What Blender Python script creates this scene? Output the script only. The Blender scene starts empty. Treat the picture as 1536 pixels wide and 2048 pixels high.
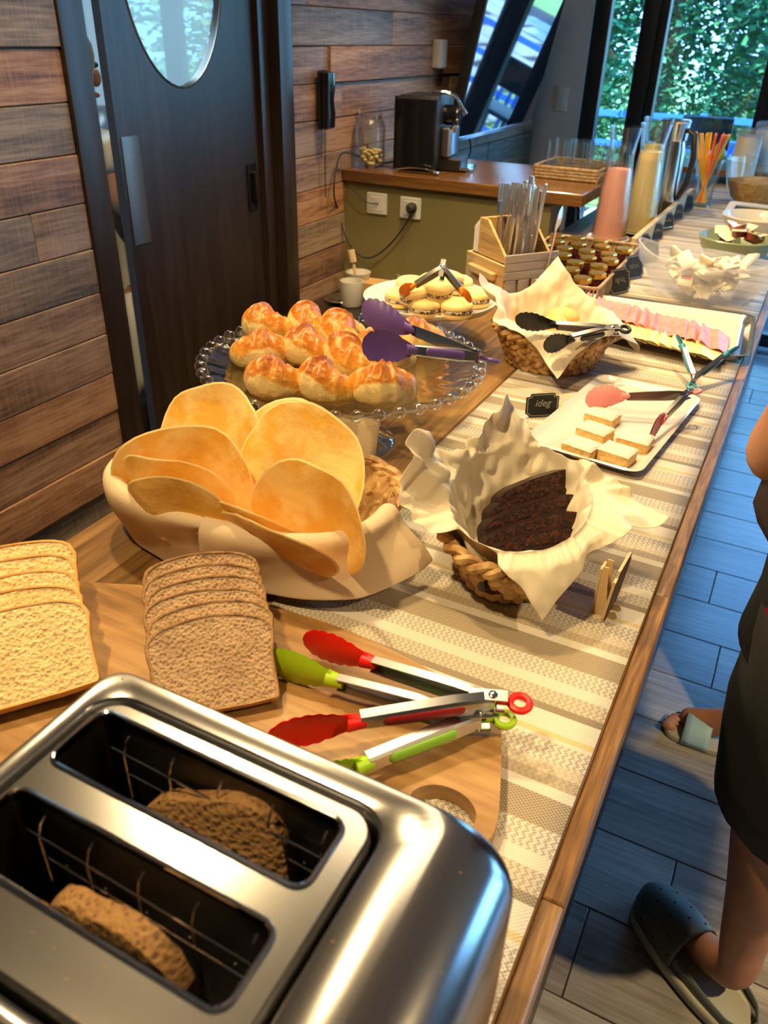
import bpy, bmesh, math, random
from math import pi, sin, cos, radians, sqrt, atan2, hypot
from mathutils import Vector, Matrix, noise
S = bpy.context.scene
R_ = random.Random(7)
# ------------------------------------------------------------------ camera
FPX = 1590.0; HCAM = 1.49; ZC = 0.93
def _ray(u, v): return Vector(((u-768)/FPX, -(v-1024)/FPX, -1.0))
Zc = -_ray(690, 3640).normalized()
Yc = _ray(1720, 92); Yc = (Yc - Yc.dot(Zc)*Zc).normalized()
Xc = Yc.cross(Zc)
ROT = Matrix((Xc, Yc, Zc))            # camera space -> world space
CAM = Vector((0, 0, HCAM))
cd = bpy.data.cameras.new('camera'); cam = bpy.data.objects.new('camera', cd); S.collection.objects.link(cam)
cam.matrix_world = Matrix.Translation(CAM) @ ROT.to_4x4()
cd.sensor_fit = 'VERTICAL'; cd.sensor_height = 24; cd.lens = 24*FPX/2048; cd.clip_start = 0.01; cd.clip_end = 200
cd.dof.use_dof = True; cd.dof.focus_distance = 1.05; cd.dof.aperture_fstop = 5.8
S.camera = cam
def PZ(u, v, z): d = ROT @ _ray(u, v); return CAM + d*((z-HCAM)/d.z)
def PY(u, v, y): d = ROT @ _ray(u, v); return CAM + d*(y/d.y)
def PX(u, v, x): d = ROT @ _ray(u, v); return CAM + d*(x/d.x)
# ------------------------------------------------------------------ world, sun, exposure
w = bpy.data.worlds.new('sky'); S.world = w; w.use_nodes = True
wn = w.node_tree; bg = wn.nodes['Background']
tc = wn.nodes.new('ShaderNodeTexCoord'); sx = wn.nodes.new('ShaderNodeSeparateXYZ'); rp = wn.nodes.new('ShaderNodeValToRGB')
wn.links.new(tc.outputs['Generated'], sx.inputs[0]); wn.links.new(sx.outputs['Z'], rp.inputs[0]); wn.links.new(rp.outputs[0], bg.inputs[0])
rp.color_ramp.elements[0].color = (0.25, 0.56, 1.0, 1); rp.color_ramp.elements[1].color = (0.12, 0.38, 1.0, 1); rp.color_ramp.elements[1].position = 0.8
bg.inputs[1].default_value = 9.0
def lamp(kind, name, loc, energy, color, size=0.1, target=None, sy=None, spot=None, spread=None):
    d = bpy.data.lights.new(name, kind); o = bpy.data.objects.new(name, d); S.collection.objects.link(o)
    o.location = loc; d.energy = energy; d.color = color
    if kind == 'AREA':
        d.size = size
        if sy: d.shape = 'RECTANGLE'; d.size_y = sy
        if spread: d.spread = spread
    elif kind == 'SUN': d.angle = size
    else: d.shadow_soft_size = size
    if spot: d.spot_size = spot; d.spot_blend = 0.6
    if target is not None: o.rotation_euler = (Vector(target)-Vector(loc)).to_track_quat('-Z', 'Y').to_euler()
    return o
lamp('SUN', 'sun', (0, 0, 8), 13.0, (0.80, 0.93, 1.0), 0.02, target=(3.5, 5.5, 0))
WARM = (1.0, 0.71, 0.35)
LAMPS = [(-0.62, 0.10, 2.42), (-0.95, 0.95, 2.42), (-0.35, 1.75, 2.42), (-0.85, 2.45, 2.42)]
for i, p in enumerate(LAMPS+[(1.15, .55, 2.42)]):  # the last spot is an unseen one, added to warm the aisle floor
    lamp('SPOT', 'downlight_bulb', (p[0], p[1], p[2]-0.06), 76 if i < 4 else 190, WARM, 0.035, target=(p[0]*(0.75 if i < 4 else 1), p[1]+(0.25 if i < 4 else -.1), 0.9), spot=radians(105))
S.view_settings.view_transform = 'Standard'; S.view_settings.look = 'None'; S.view_settings.gamma = 1.0
S.view_settings.use_curve_mapping = False; S.view_settings.exposure = 0.0
S.cycles.max_bounces = 10; S.cycles.transparent_max_bounces = 16; S.cycles.transmission_bounces = 10
S.cycles.sample_clamp_indirect = 6.0; S.cycles.caustics_reflective = False; S.cycles.caustics_refractive = False
S.cycles.use_denoising = True
# ------------------------------------------------------------------ material helpers
MATS = {}
def nd(nt, t, **kw):
    n = nt.nodes.new('ShaderNode'+t)
    for k, v in kw.items():
        if isinstance(k, str) and k.startswith('i_'): n.inputs[k[2:].replace('_', ' ')].default_value = v
        else: setattr(n, k, v)
    return n
def c4(c): return (c[0], c[1], c[2], 1)
def base(name, rough=0.5, metal=0.0, **kw):
    m = bpy.data.materials.new(name); m.use_nodes = True; MATS[name] = m
    b = m.node_tree.nodes['Principled BSDF']; b.inputs['Roughness'].default_value = rough; b.inputs['Metallic'].default_value = metal
    for k, v in kw.items(): b.inputs[k.replace('_', ' ')].default_value = v
    return m, m.node_tree, b
def coords(nt, scale=(1, 1, 1), rnd=0.0, gen=False, rot=(0, 0, 0)):
    t = nd(nt, 'TexCoord'); mp = nd(nt, 'Mapping'); mp.inputs['Scale'].default_value = scale; mp.inputs['Rotation'].default_value = rot
    nt.links.new(t.outputs['Generated' if gen else 'Object'], mp.inputs[0])
    if rnd:
        oi = nd(nt, 'ObjectInfo'); ml = nd(nt, 'Math', operation='MULTIPLY'); ml.inputs[1].default_value = rnd
        nt.links.new(oi.outputs['Random'], ml.inputs[0]); cb = nd(nt, 'CombineXYZ')
        for i in range(3): nt.links.new(ml.outputs[0], cb.inputs[i])
        nt.links.new(cb.outputs[0], mp.inputs['Location'])
    return mp.outputs[0]
def bump(nt, b, src, strength, dist=0.001):
    bp = nd(nt, 'Bump'); bp.inputs['Strength'].default_value = strength; bp.inputs['Distance'].default_value = dist
    nt.links.new(src, bp.inputs['Height']); nt.links.new(bp.outputs[0], b.inputs['Normal'])
def ramp(nt, src, stops, interp='LINEAR'):
    r = nd(nt, 'ValToRGB'); r.color_ramp.interpolation = interp; e = r.color_ramp.elements
    e[0].position, e[0].color = stops[0][0], c4(stops[0][1]); e[1].position, e[1].color = stops[-1][0], c4(stops[-1][1])
    for p, c in stops[1:-1]: x = e.new(p); x.color = c4(c)
    nt.links.new(src, r.inputs[0]); return r.outputs[0]
def mix(nt, f, a, b, mode='MIX'):
    m = nd(nt, 'Mix', data_type='RGBA', blend_type=mode)
    for i, x in ((0, f), (6, a), (7, b)):
        if hasattr(x, 'links') or hasattr(x, 'is_linked'): nt.links.new(x, m.inputs[i])
        else: m.inputs[i].default_value = x if i == 0 else c4(x)
    return m.outputs[2]
def mat(name, col, rough=0.5, metal=0.0, col2=None, scale=20, detail=4, lo=0.35, hi=0.65, bmp=0.0, bscale=None, bdist=0.001, st=(1, 1, 1), rnd=0.0, **kw):
    m, nt, b = base(name, rough, metal, **kw)
    if col2 is None and not bmp: b.inputs['Base Color'].default_value = c4(col); return m
    v = coords(nt, st, rnd)
    n = nd(nt, 'TexNoise'); n.inputs['Scale'].default_value = scale; n.inputs['Detail'].default_value = detail; nt.links.new(v, n.inputs['Vector'])
    if col2: nt.links.new(ramp(nt, n.outputs['Fac'], [(lo, col), (hi, col2)]), b.inputs['Base Color'])
    else: b.inputs['Base Color'].default_value = c4(col)
    if bmp:
        n2 = n
        if bscale: n2 = nd(nt, 'TexNoise'); n2.inputs['Scale'].default_value = bscale; n2.inputs['Detail'].default_value = 6; nt.links.new(v, n2.inputs['Vector'])
        bump(nt, b, n2.outputs['Fac'], bmp, bdist)
    return m
def wood(name, stops, along='Y', sc=9.0, rough=0.5, rnd=5.0, saw=0.0, bmp=0.25, stretch=0.07, vary=0.25, spec=0.5):
    m, nt, b = base(name, rough); b.inputs['Specular IOR Level'].default_value = spec
    st = {'X': (stretch, 1, 1), 'Y': (1, stretch, 1), 'Z': (1, 1, stretch)}[along]
    v = coords(nt, st, rnd)
    n = nd(nt, 'TexNoise'); n.inputs['Scale'].default_value = sc; n.inputs['Detail'].default_value = 5; n.inputs['Distortion'].default_value = 1.2; nt.links.new(v, n.inputs['Vector'])
    n2 = nd(nt, 'TexNoise'); n2.inputs['Scale'].default_value = sc*14; n2.inputs['Detail'].default_value = 6; nt.links.new(v, n2.inputs['Vector'])
    mm = nd(nt, 'Math', operation='MULTIPLY_ADD'); mm.inputs[1].default_value = 0.45; nt.links.new(n2.outputs['Fac'], mm.inputs[0])
    m2 = nd(nt, 'Math', operation='MULTIPLY'); m2.inputs[1].default_value = 0.6; nt.links.new(n.outputs['Fac'], m2.inputs[0]); nt.links.new(m2.outputs[0], mm.inputs[2])
    h = mm.outputs[0]
    c = ramp(nt, h, stops)
    if vary:
        oi = nd(nt, 'ObjectInfo'); hs = nd(nt, 'HueSaturation'); mr = nd(nt, 'MapRange'); mr.inputs['To Min'].default_value = 1-vary; mr.inputs['To Max'].default_value = 1+vary
        nt.links.new(oi.outputs['Random'], mr.inputs['Value']); nt.links.new(mr.outputs[0], hs.inputs['Value']); nt.links.new(mr.outputs[0], hs.inputs['Saturation'])
        nt.links.new(c, hs.inputs['Color']); c = hs.outputs[0]
    if saw:
        st2 = {'X': (1, .06, .12), 'Y': (.12, 1, .06), 'Z': (.06, .12, 1)}[along]
        n3 = nd(nt, 'TexNoise'); n3.inputs['Scale'].default_value = 170; n3.inputs['Detail'].default_value = 3; nt.links.new(coords(nt, st2, rnd), n3.inputs['Vector'])
        c = mix(nt, ramp(nt, n3.outputs['Fac'], [(.45, (0, 0, 0)), (.75, (saw,)*3)]), c, (.50, .36, .26))
        ad = nd(nt, 'Math', operation='ADD'); nt.links.new(n3.outputs['Fac'], ad.inputs[0]); nt.links.new(h, ad.inputs[1]); h = ad.outputs[0]
    nt.links.new(c, b.inputs['Base Color']); bump(nt, b, h, bmp, 0.002)
    return m
def glass(name, col=(1, 1, 1), rough=0.0, edge=3.0, amt=.85):
    """clear glass: refraction-free sheet look with true fresnel reflections"""
    m = bpy.data.materials.new(name); m.use_nodes = True; nt = m.node_tree; MATS[name] = m
    nt.nodes.remove(nt.nodes['Principled BSDF']); out = nt.nodes['Material Output']
    t = nd(nt, 'BsdfTransparent'); t.inputs[0].default_value = c4(col); g = nd(nt, 'BsdfGlossy'); g.inputs['Roughness'].default_value = rough
    lw = nd(nt, 'LayerWeight'); lw.inputs[0].default_value = .5; pw = nd(nt, 'Math', operation='POWER'); pw.inputs[1].default_value = edge
    nt.links.new(lw.outputs['Facing'], pw.inputs[0]); fr = nd(nt, 'Math', operation='MULTIPLY_ADD'); fr.inputs[1].default_value = amt; fr.inputs[2].default_value = .07
    nt.links.new(pw.outputs[0], fr.inputs[0]); mx = nd(nt, 'MixShader')
    nt.links.new(fr.outputs[0], mx.inputs[0]); nt.links.new(t.outputs[0], mx.inputs[1]); nt.links.new(g.outputs[0], mx.inputs[2]); nt.links.new(mx.outputs[0], out.inputs[0])
    return m
# ------------------------------------------------------------------ mesh helpers
I4 = Matrix.Identity(4)
def T(x=0, y=0, z=0, rx=0, ry=0, rz=0, s=None):
    m = Matrix.Translation((x, y, z)) @ Matrix.Rotation(rz, 4, 'Z') @ Matrix.Rotation(ry, 4, 'Y') @ Matrix.Rotation(rx, 4, 'X')
    if s is not None:
        s = (s, s, s) if isinstance(s, (int, float)) else s
        m = m @ Matrix.Diagonal((*s, 1))
    return m
def frame(o, xd, zd):
    """matrix with origin o, local x along xd, local z near zd"""
    x = Vector(xd).normalized(); z = Vector(zd); z = (z - z.dot(x)*x).normalized(); y = z.cross(x)
    m = Matrix((x, y, z)).transposed().to_4x4(); m.translation = Vector(o); return m
class B:
    def __init__(s): s.v = []; s.f = []
    def add(s, vs, fs, m=None):
        k = len(s.v); s.v += [tuple((m @ Vector(p)) if m else p) for p in vs]; s.f += [tuple(i+k for i in f) for f in fs]; return s
    def grid(s, P, m=None, cu=False, cv=False):
        """P: rows of points; cu closes each row, cv closes rows"""
        n, k = len(P), len(P[0]); vs = [p for r in P for p in r]; fs = []
        for i in range(n if cv else n-1):
            for j in range(k if cu else k-1):
                a, b_ = i, (i+1) % n; c, d = j, (j+1) % k
                fs.append((a*k+c, a*k+d, b_*k+d, b_*k+c))
        return s.add(vs, fs, m)
    def loft(s, rings, m=None, c0=True, c1=True):
        k = len(rings[0]); s.grid(rings, m, cu=True); base_ = len(s.v)-k*len(rings)
        if c0: s.f.append(tuple(base_+j for j in reversed(range(k))))
        if c1: s.f.append(tuple(base_+k*(len(rings)-1)+j for j in range(k)))
        return s
    def box(s, x0, x1, y0, y1, z0, z1, m=None, bv=0.0):
        if bv:
            bv = min(bv, (x1-x0)*.45, (y1-y0)*.45, (z1-z0)*.45)
            return s.loft([rrect(x0+bv, x1-bv, y0+bv, y1-bv, bv*.6, z0, 2), rrect(x0, x1, y0, y1, bv, z0+bv, 2), rrect(x0, x1, y0, y1, bv, z1-bv, 2), rrect(x0+bv, x1-bv, y0+bv, y1-bv, bv*.6, z1, 2)], m)
        return s.add([(x, y, z) for z in (z0, z1) for x, y in ((x0, y0), (x1, y0), (x1, y1), (x0, y1))],
                     [(3, 2, 1, 0), (4, 5, 6, 7), (0, 1, 5, 4), (1, 2, 6, 5), (2, 3, 7, 6), (3, 0, 4, 7)], m)
    def lathe(s, prof, n=24, m=None, cap=True, wob=None):
        rs = [[(r*cos(2*pi*j/n)*(wob(j/n, i) if wob else 1), r*sin(2*pi*j/n)*(wob(j/n, i) if wob else 1), z) for j in range(n)] for i, (r, z) in enumerate(prof)]
        return s.loft(rs, m, cap, cap)
    def tube(s, pts, r, n=8, m=None, closed=False, cap=True):
        pts = [Vector(p) for p in pts]; N = len(pts); rad = r if isinstance(r, (list, tuple)) else [r]*N
        rings = []; up = None
        for i, p in enumerate(pts):
            a = pts[(i-1) % N] if closed or i > 0 else p; b_ = pts[(i+1) % N] if closed or i < N-1 else p
            t = (b_-a).normalized()
            if up is None: up = Vector((0, 0, 1)) if abs(t.z) < .9 else Vector((1, 0, 0))
            up = (up - up.dot(t)*t).normalized(); sd = t.cross(up)
            rings.append([tuple(p+(up*cos(2*pi*j/n)+sd*sin(2*pi*j/n))*rad[i]) for j in range(n)])
        if closed: return s.grid(rings, m, cu=True, cv=True)
        return s.loft(rings, m, cap, cap)
    def ell(s, c, r, n=10, k=6, m=None):
        r = (r, r, r) if isinstance(r, (int, float)) else r
        rs = [[(c[0]+r[0]*sin(pi*i/k)*cos(2*pi*j/n), c[1]+r[1]*sin(pi*i/k)*sin(2*pi*j/n), c[2]-r[2]*cos(pi*i/k)) for j in range(n)] for i in range(1, k)]
        b0 = len(s.v); s.grid(rs, m, cu=True)
        for z, row, fl in ((-r[2], 0, True), (r[2], k-2, False)):
            p = Vector((c[0], c[1], c[2]+z)); p = (m @ p) if m else p; s.v.append(tuple(p)); q = len(s.v)-1
            for j in range(n):
                a, b_ = b0+row*n+j, b0+row*n+(j+1) % n
                s.f.append((q, b_, a) if fl else (q, a, b_))
        return s
    def prism(s, out, z0, z1, m=None, bv=0.0):
        if bv:
            cx = sum(p[0] for p in out)/len(out); cy = sum(p[1] for p in out)/len(out)
            def ins(d): return [(p[0]-(p[0]-cx)/max(hypot(p[0]-cx, p[1]-cy), 1e-6)*d, p[1]-(p[1]-cy)/max(hypot(p[0]-cx, p[1]-cy), 1e-6)*d) for p in out]
            i = ins(bv); return s.loft([[(x, y, z0) for x, y in i], [(x, y, z0+bv) for x, y in out], [(x, y, z1-bv) for x, y in out], [(x, y, z1) for x, y in i]], m)
        return s.loft([[(x, y, z0) for x, y in out], [(x, y, z1) for x, y in out]], m)
    def holes(s, outer, inner, z0, z1, m=None):
        """plate with holes; outer and inner are 2D outlines"""
        bm = bmesh.new()
        loops = [outer]+inner
        for L in loops:
            vs = [bm.verts.new((x, y, z1)) for x, y in L]
            for i in range(len(vs)): bm.edges.new((vs[i], vs[(i+1) % len(vs)]))
        bmesh.ops.triangle_fill(bm, use_beauty=True, use_dissolve=False, edges=bm.edges[:], normal=(0, 0, 1))
        bm.verts.index_update(); vs = [tuple(v.co) for v in bm.verts]; fs = [tuple(v.index for v in f.verts) for f in bm.faces]
        bm.free()
        s.add(vs, fs, m); s.add([(x, y, z0) for x, y, z in vs], [tuple(reversed(f)) for f in fs], m)
        for q, L in enumerate(loops):
            s.grid([[(x, y, z1) for x, y in L], [(x, y, z0) for x, y in L]], m, cu=True)
        return s
def rrect(x0, x1, y0, y1, r, z=None, n=4):
    r = max(min(r, (x1-x0)/2-1e-5, (y1-y0)/2-1e-5), 1e-5); o = []
    for cx, cy, a in ((x1-r, y0+r, -pi/2), (x1-r, y1-r, 0), (x0+r, y1-r, pi/2), (x0+r, y0+r, pi)):
        for i in range(n+1):
            t = a+pi/2*i/n; p = (cx+r*cos(t), cy+r*sin(t)); o.append(p if z is None else (*p, z))
    return o
def sub(o, lv=1):
    md = o.modifiers.new('subdivision', 'SUBSURF'); md.levels = md.render_levels = lv; return o
def solid(o, t):
    md = o.modifiers.new('solidify', 'SOLIDIFY'); md.thickness = t; md.offset = 0; return o
def ob(name, b, m, parent=None, loc=None, rz=0, smooth=40, mw=None):
    me = b
    if isinstance(b, B):
        me = bpy.data.meshes.new(name); me.from_pydata(b.v, [], b.f); me.update()
        bm = bmesh.new(); bm.from_mesh(me); bmesh.ops.recalc_face_normals(bm, faces=bm.faces[:]); bm.to_mesh(me); bm.free()
        if smooth: me.shade_smooth(); me.set_sharp_from_angle(angle=radians(smooth))
        me.materials.append(MATS[m] if isinstance(m, str) else m)
    o = bpy.data.objects.new(name, me); S.collection.objects.link(o)
    if parent is not None: o.parent = parent
    if loc is not None: o.location = loc
    if rz: o.rotation_euler = (0, 0, rz)
    if mw is not None: o.matrix_local = mw
    return o
def tag(o, label, cat, group=None, kind=None):
    if label: o['label'] = label
    if cat: o['category'] = cat
    if group: o['group'] = group
    if kind: o['kind'] = kind
    return o
def thing(name, label, cat, loc=(0, 0, 0), rz=0, group=None, mw=None):
    o = bpy.data.objects.new(name, None); S.collection.objects.link(o); o.empty_display_size = 0.05
    o.location = loc; o.rotation_euler = (0, 0, rz)
    if mw is not None: o.matrix_local = mw
    return tag(o, label, cat, group)
def struct(name, b, m, **k):
    o = ob(name, b, m, **k); o['kind'] = 'structure'; return o
def dup(root, label=None, mw=None, loc=None, rz=None, group=None):
    def cp(o, par):
        c = o.copy(); S.collection.objects.link(c); c.parent = par
        for ch in o.children: cp(ch, c)
        return c
    r = cp(root, None)
    if label: r['label'] = label
    if group: r['group'] = group
    if mw is not None: r.matrix_local = mw
    if loc is not None: r.location = loc
    if rz is not None: r.rotation_euler = (0, 0, rz)
    return r
def nz(x, y, z=0, s=1.0): return noise.noise(Vector((x*s, y*s, z*s)))
# ------------------------------------------------------------------ materials
mat('white_paint', (.42, .42, .40), .7, bmp=.05, bscale=200)
mat('ceiling_paint', (.45, .40, .33), .8, bmp=.05, bscale=100)
mat('olive_paint', (.21, .18, .075), .6, bmp=.08, bscale=150)
mat('grey_paint', (.62, .62, .62), .6, bmp=.05, bscale=120)
mat('black_frame', (.012, .012, .014), .35)
mat('black_plastic', (.012, .012, .013), .38)
mat('gloss_black', (.008, .008, .01), .12)
mat('rubber', (.02, .02, .02), .7)
mat('steel', (.62, .61, .59), .22, 1.0, col2=(.52, .51, .50), scale=30, st=(.05, 1, 1), bmp=.03, bscale=300)
mat('toaster_steel', (.46, .46, .46), .18, 1.0, col2=(.40, .40, .40), scale=9, bmp=.02, bscale=600, st=(.05, 1, 1))
mat('chrome', (.82, .82, .82), .08, 1.0); mat('cutlery_steel', (.86, .85, .82), .30, 1.0)
mat('dark_steel', (.10, .10, .10), .35, 1.0)
mat('white_china', (.72, .69, .63), .12, Coat_Weight=.4)
mat('white_plastic', (.70, .70, .67), .35)
mat('paper', (.70, .55, .36), .75, bmp=.35, bscale=420, bdist=.0008, Subsurface_Weight=.0)
mat('parchment', (.78, .69, .52), .55, bmp=.15, bscale=260)
mat('napkin', (.86, .80, .68), .8, bmp=.2, bscale=300)
wood('plank', [(.36, (.07, .038, .026)), (.50, (.21, .115, .075)), (.62, (.34, .215, .145))], 'Y', 11, .55, saw=.18, bmp=.4, vary=.26)
wood('plank_grey', [(.36, (.055, .045, .04)), (.52, (.17, .12, .09)), (.64, (.30, .22, .16))], 'Y', 11, .55, saw=.18, bmp=.4, vary=.15)
wood('counter_wood', [(.34, (.065, .032, .010)), (.52, (.20, .105, .035)), (.66, (.34, .20, .075))], 'Y', 8, .30, bmp=.15, vary=.08)
wood('edge_wood', [(.34, (.06, .028, .010)), (.50, (.18, .092, .032)), (.64, (.32, .18, .07))], 'Y', 20, .38, bmp=.25, vary=.12)
wood('ledge_wood', [(.34, (.07, .032, .012)), (.52, (.17, .080, .028)), (.66, (.28, .14, .05))], 'X', 8, .18, bmp=.08, vary=.05)
wood('board_wood', [(.33, (.12, .055, .016)), (.48, (.30, .155, .048)), (.64, (.46, .27, .095))], 'X', 7, .42, bmp=.12, vary=.0, stretch=.14)
wood('pale_wood', [(.33, (.38, .20, .055)), (.52, (.60, .37, .13)), (.66, (.70, .47, .20))], 'X', 14, .5, bmp=.1, vary=.06)
wood('grey_wood', [(.33, (.30, .25, .19)), (.52, (.44, .38, .30)), (.66, (.52, .46, .37))], 'Y', 14, .5, bmp=.1, vary=.04)
wood('ply', [(.33, (.50, .36, .18)), (.55, (.66, .50, .28)), (.7, (.72, .57, .34))], 'Z', 14, .6, bmp=.05, vary=0)
wood('floor_tile', [(.34, (.16, .15, .145)), (.50, (.28, .265, .25)), (.66, (.42, .39, .36))], 'X', 7, .24, saw=0, bmp=.08, vary=.13, rnd=9)
wood('door_wood', [(.34, (.012, .007, .005)), (.52, (.024, .014, .010)), (.66, (.036, .022, .016))], 'Z', 10, .33, bmp=.08, vary=0)
mat('grout', (.045, .045, .05), .8)
mat('burnt_edge', (.055, .02, .008), .7)
mat('chalkboard', (.028, .028, .030), .75, Specular_IOR_Level=.25, bmp=.03, bscale=100)
mat('chalk', (.35, .35, .34), .9)
mat('straw', (.30, .15, .045), .6, col2=(.66, .43, .17), scale=55, lo=.38, hi=.62, bmp=.6, bscale=130, bdist=.002, st=(1, 1, .4))
mat('wicker', (.26, .17, .09), .65, col2=(.48, .34, .20), scale=80, bmp=.4, bscale=300)
glass('clear_glass', (.97, .99, .98)); glass('window_glass', (.93, .98, .98))
glass('stand_glass', (.95, .97, .97), 0.02, 1.6, .8)
m_, nt_, b_ = base('frost_plastic', .3); b_.inputs['Base Color'].default_value = (.70, .72, .80, 1); b_.inputs['Alpha'].default_value = .25
for n_, c_ in (('red', (.92, .012, .008)), ('lime', (.40, .66, .015)), ('purple', (.13, .07, .30)), ('orange', (1.0, .30, .02)), ('pink', (.88, .33, .34)), ('teal', (.03, .27, .38)), ('black', (.012, .012, .012))):
    mat('silicone_'+n_, c_, .42, bmp=.03, bscale=300)
mat('grip_red', (.30, .008, .012), .45); mat('grip_lime', (.30, .62, .05), .45)
def bread(name, crumb, dark, crust, sc):
    m, nt, b = base(name, .85)
    v = coords(nt, (1, 1, 1), 3)
    vo = nd(nt, 'TexVoronoi'); vo.inputs['Scale'].default_value = sc; nt.links.new(v, vo.inputs['Vector'])
    n = nd(nt, 'TexNoise'); n.inputs['Scale'].default_value = sc*1.6; n.inputs['Detail'].default_value = 6; nt.links.new(v, n.inputs['Vector'])
    ml = nd(nt, 'Math', operation='MULTIPLY'); nt.links.new(vo.outputs['Distance'], ml.inputs[0]); nt.links.new(n.outputs['Fac'], ml.inputs[1])
    n3 = nd(nt, 'TexNoise'); n3.inputs['Scale'].default_value = 26; n3.inputs['Detail'].default_value = 3; nt.links.new(v, n3.inputs['Vector'])
    c = ramp(nt, ml.outputs[0], [(.05, dark), (.22, crumb)])
    c = mix(nt, ramp(nt, n3.outputs['Fac'], [(.45, (0,)*3), (.7, (.45,)*3)]), c, dark)
    nt.links.new(c, b.inputs['Base Color']); bump(nt, b, ml.outputs[0], 1.0, .004)
    return m
bread('white_crumb', (.90, .70, .36), (.66, .45, .17), 0, 230)
bread('brown_crumb', (.56, .38, .22), (.27, .15, .07), 0, 260)
bread('toast_crumb', (.40, .22, .08), (.14, .06, .02), 0, 240)
mat('white_crust', (.72, .36, .09), .7, col2=(.85, .55, .20), scale=40, bmp=.5, bscale=200)
mat('brown_crust', (.34, .18, .07), .8, col2=(.50, .30, .14), scale=60, bmp=.8, bscale=260, bdist=.003)
mat('flatbread', (.84, .47, .07), .6, col2=(.92, .66, .24), scale=24, lo=.42, hi=.60, detail=6, bmp=.5, bscale=60, bdist=.003, rnd=4)
mat('flatbread_edge', (.90, .68, .32), .7, bmp=.3, bscale=100)
mat('cake_crumb', (.085, .018, .008), .75, col2=(.020, .006, .004), scale=170, lo=.42, hi=.55, bmp=1.0, bscale=190, bdist=.006, rnd=3)
mat('cake_crust', (.030, .012, .009), .30, col2=(.012, .006, .005), scale=70, bmp=.5, bscale=160, bdist=.003, rnd=3)
mat('alfajor', (.92, .68, .24), .55, col2=(.96, .76, .34), scale=20, bmp=.08, bscale=120, rnd=2)
mat('coconut', (.16, .06, .03), .8, col2=(.85, .78, .68), scale=260, lo=.47, hi=.53, bmp=1, bscale=300, bdist=.003)
mat('powder_sugar', (.84, .80, .72), .85, col2=(.70, .62, .48), scale=90, lo=.3, hi=.7, bmp=.9, bscale=170, bdist=.004, rnd=2)
mat('shortcake', (.80, .50, .15), .8, col2=(.90, .66, .30), scale=130, bmp=1, bscale=190, bdist=.004, rnd=2)
mat('ham', (.72, .24, .19), .42, col2=(.80, .34, .27), scale=40, bmp=.15, bscale=90, Subsurface_Weight=.15)
mat('cheese', (.82, .66, .26), .45, col2=(.86, .73, .38), scale=20, bmp=.05, bscale=60)
mat('bun', (.80, .42, .10), .45, col2=(.93, .66, .26), scale=18, bmp=.2, bscale=50)
def croiss():
    m, nt, b = base('croissant_crust', .32)
    t = nd(nt, 'TexCoord'); sp = nd(nt, 'SeparateXYZ'); nt.links.new(t.outputs['Object'], sp.inputs[0])
    v = coords(nt, (1, 1, 1), 4)
    n = nd(nt, 'TexNoise'); n.inputs['Scale'].default_value = 38; n.inputs['Detail'].default_value = 5; nt.links.new(v, n.inputs['Vector'])
    n2 = nd(nt, 'TexNoise'); n2.inputs['Scale'].default_value = 110; n2.inputs['Detail'].default_value = 5; nt.links.new(v, n2.inputs['Vector'])
    a = nd(nt, 'Math', operation='MULTIPLY_ADD'); a.inputs[1].default_value = .022; nt.links.new(n.outputs['Fac'], a.inputs[0]); nt.links.new(sp.outputs['Z'], a.inputs[2])
    mr = nd(nt, 'MapRange'); mr.inputs['From Min'].default_value = .012; mr.inputs['From Max'].default_value = .060; nt.links.new(a.outputs[0], mr.inputs['Value'])
    q = nd(nt, 'Math', operation='MULTIPLY_ADD'); q.inputs[1].default_value = -.75; nt.links.new(sp.outputs['Z'], q.inputs[0]); nt.links.new(sp.outputs['Y'], q.inputs[2])
    q2 = nd(nt, 'Math', operation='MULTIPLY_ADD'); q2.inputs[1].default_value = .026; nt.links.new(n.outputs['Fac'], q2.inputs[0]); nt.links.new(q.outputs[0], q2.inputs[2])
    pm = nd(nt, 'MapRange'); pm.inputs['From Min'].default_value = .030; pm.inputs['From Max'].default_value = .0345; nt.links.new(q2.outputs[0], pm.inputs['Value'])
    c = ramp(nt, mr.outputs[0], [(.0, (.92, .70, .28)), (.22, (.92, .62, .20)), (.34, (.84, .40, .055)), (.60, (.62, .22, .028)), (1., (.36, .095, .014))])
    c2 = mix(nt, ramp(nt, n2.outputs['Fac'], [(.5, (0,)*3), (.66, (.55,)*3)]), c, (.95, .62, .20))
    c2 = mix(nt, pm.outputs[0], c2, (.93, .72, .32))
    nt.links.new(c2, b.inputs['Base Color']); bump(nt, b, n2.outputs['Fac'], .8, .003)
    r = ramp(nt, mr.outputs[0], [(.2, (.75,)*3), (.4, (.28,)*3)]); nt.links.new(r, b.inputs['Roughness'])
croiss()
mat('croissant_crumb', (.93, .74, .36), .75, col2=(.86, .60, .22), scale=70, bmp=.7, bscale=120, bdist=.004)
mat('jam', (.05, .006, .008), .12); mat('gold_lid', (.95, .62, .14), .30, 1.0)
mat('pink_yogurt', (.92, .42, .36), .35); mat('cream_yogurt', (.84, .66, .34), .35)
mat('cereal', (.62, .26, .04), .7, col2=(.85, .50, .12), scale=60, bmp=1, bscale=80, bdist=.01)
mat('sachet', (.88, .80, .62), .35); mat('sachet_amber', (.22, .045, .012), .25); mat('red_print', (.60, .05, .04), .5)
mat('green_glaze', (.27, .32, .19), .25); mat('pear', (.52, .62, .06), .4); mat('fruit_orange', (.90, .38, .03), .5); mat('banana', (.80, .58, .06), .5)
mat('straw_yellow', (.95, .50, .02), .35); mat('straw_orange', (.90, .16, .03), .35)
mat('capsule_gold', (.78, .60, .28), .35, .3)
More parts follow.
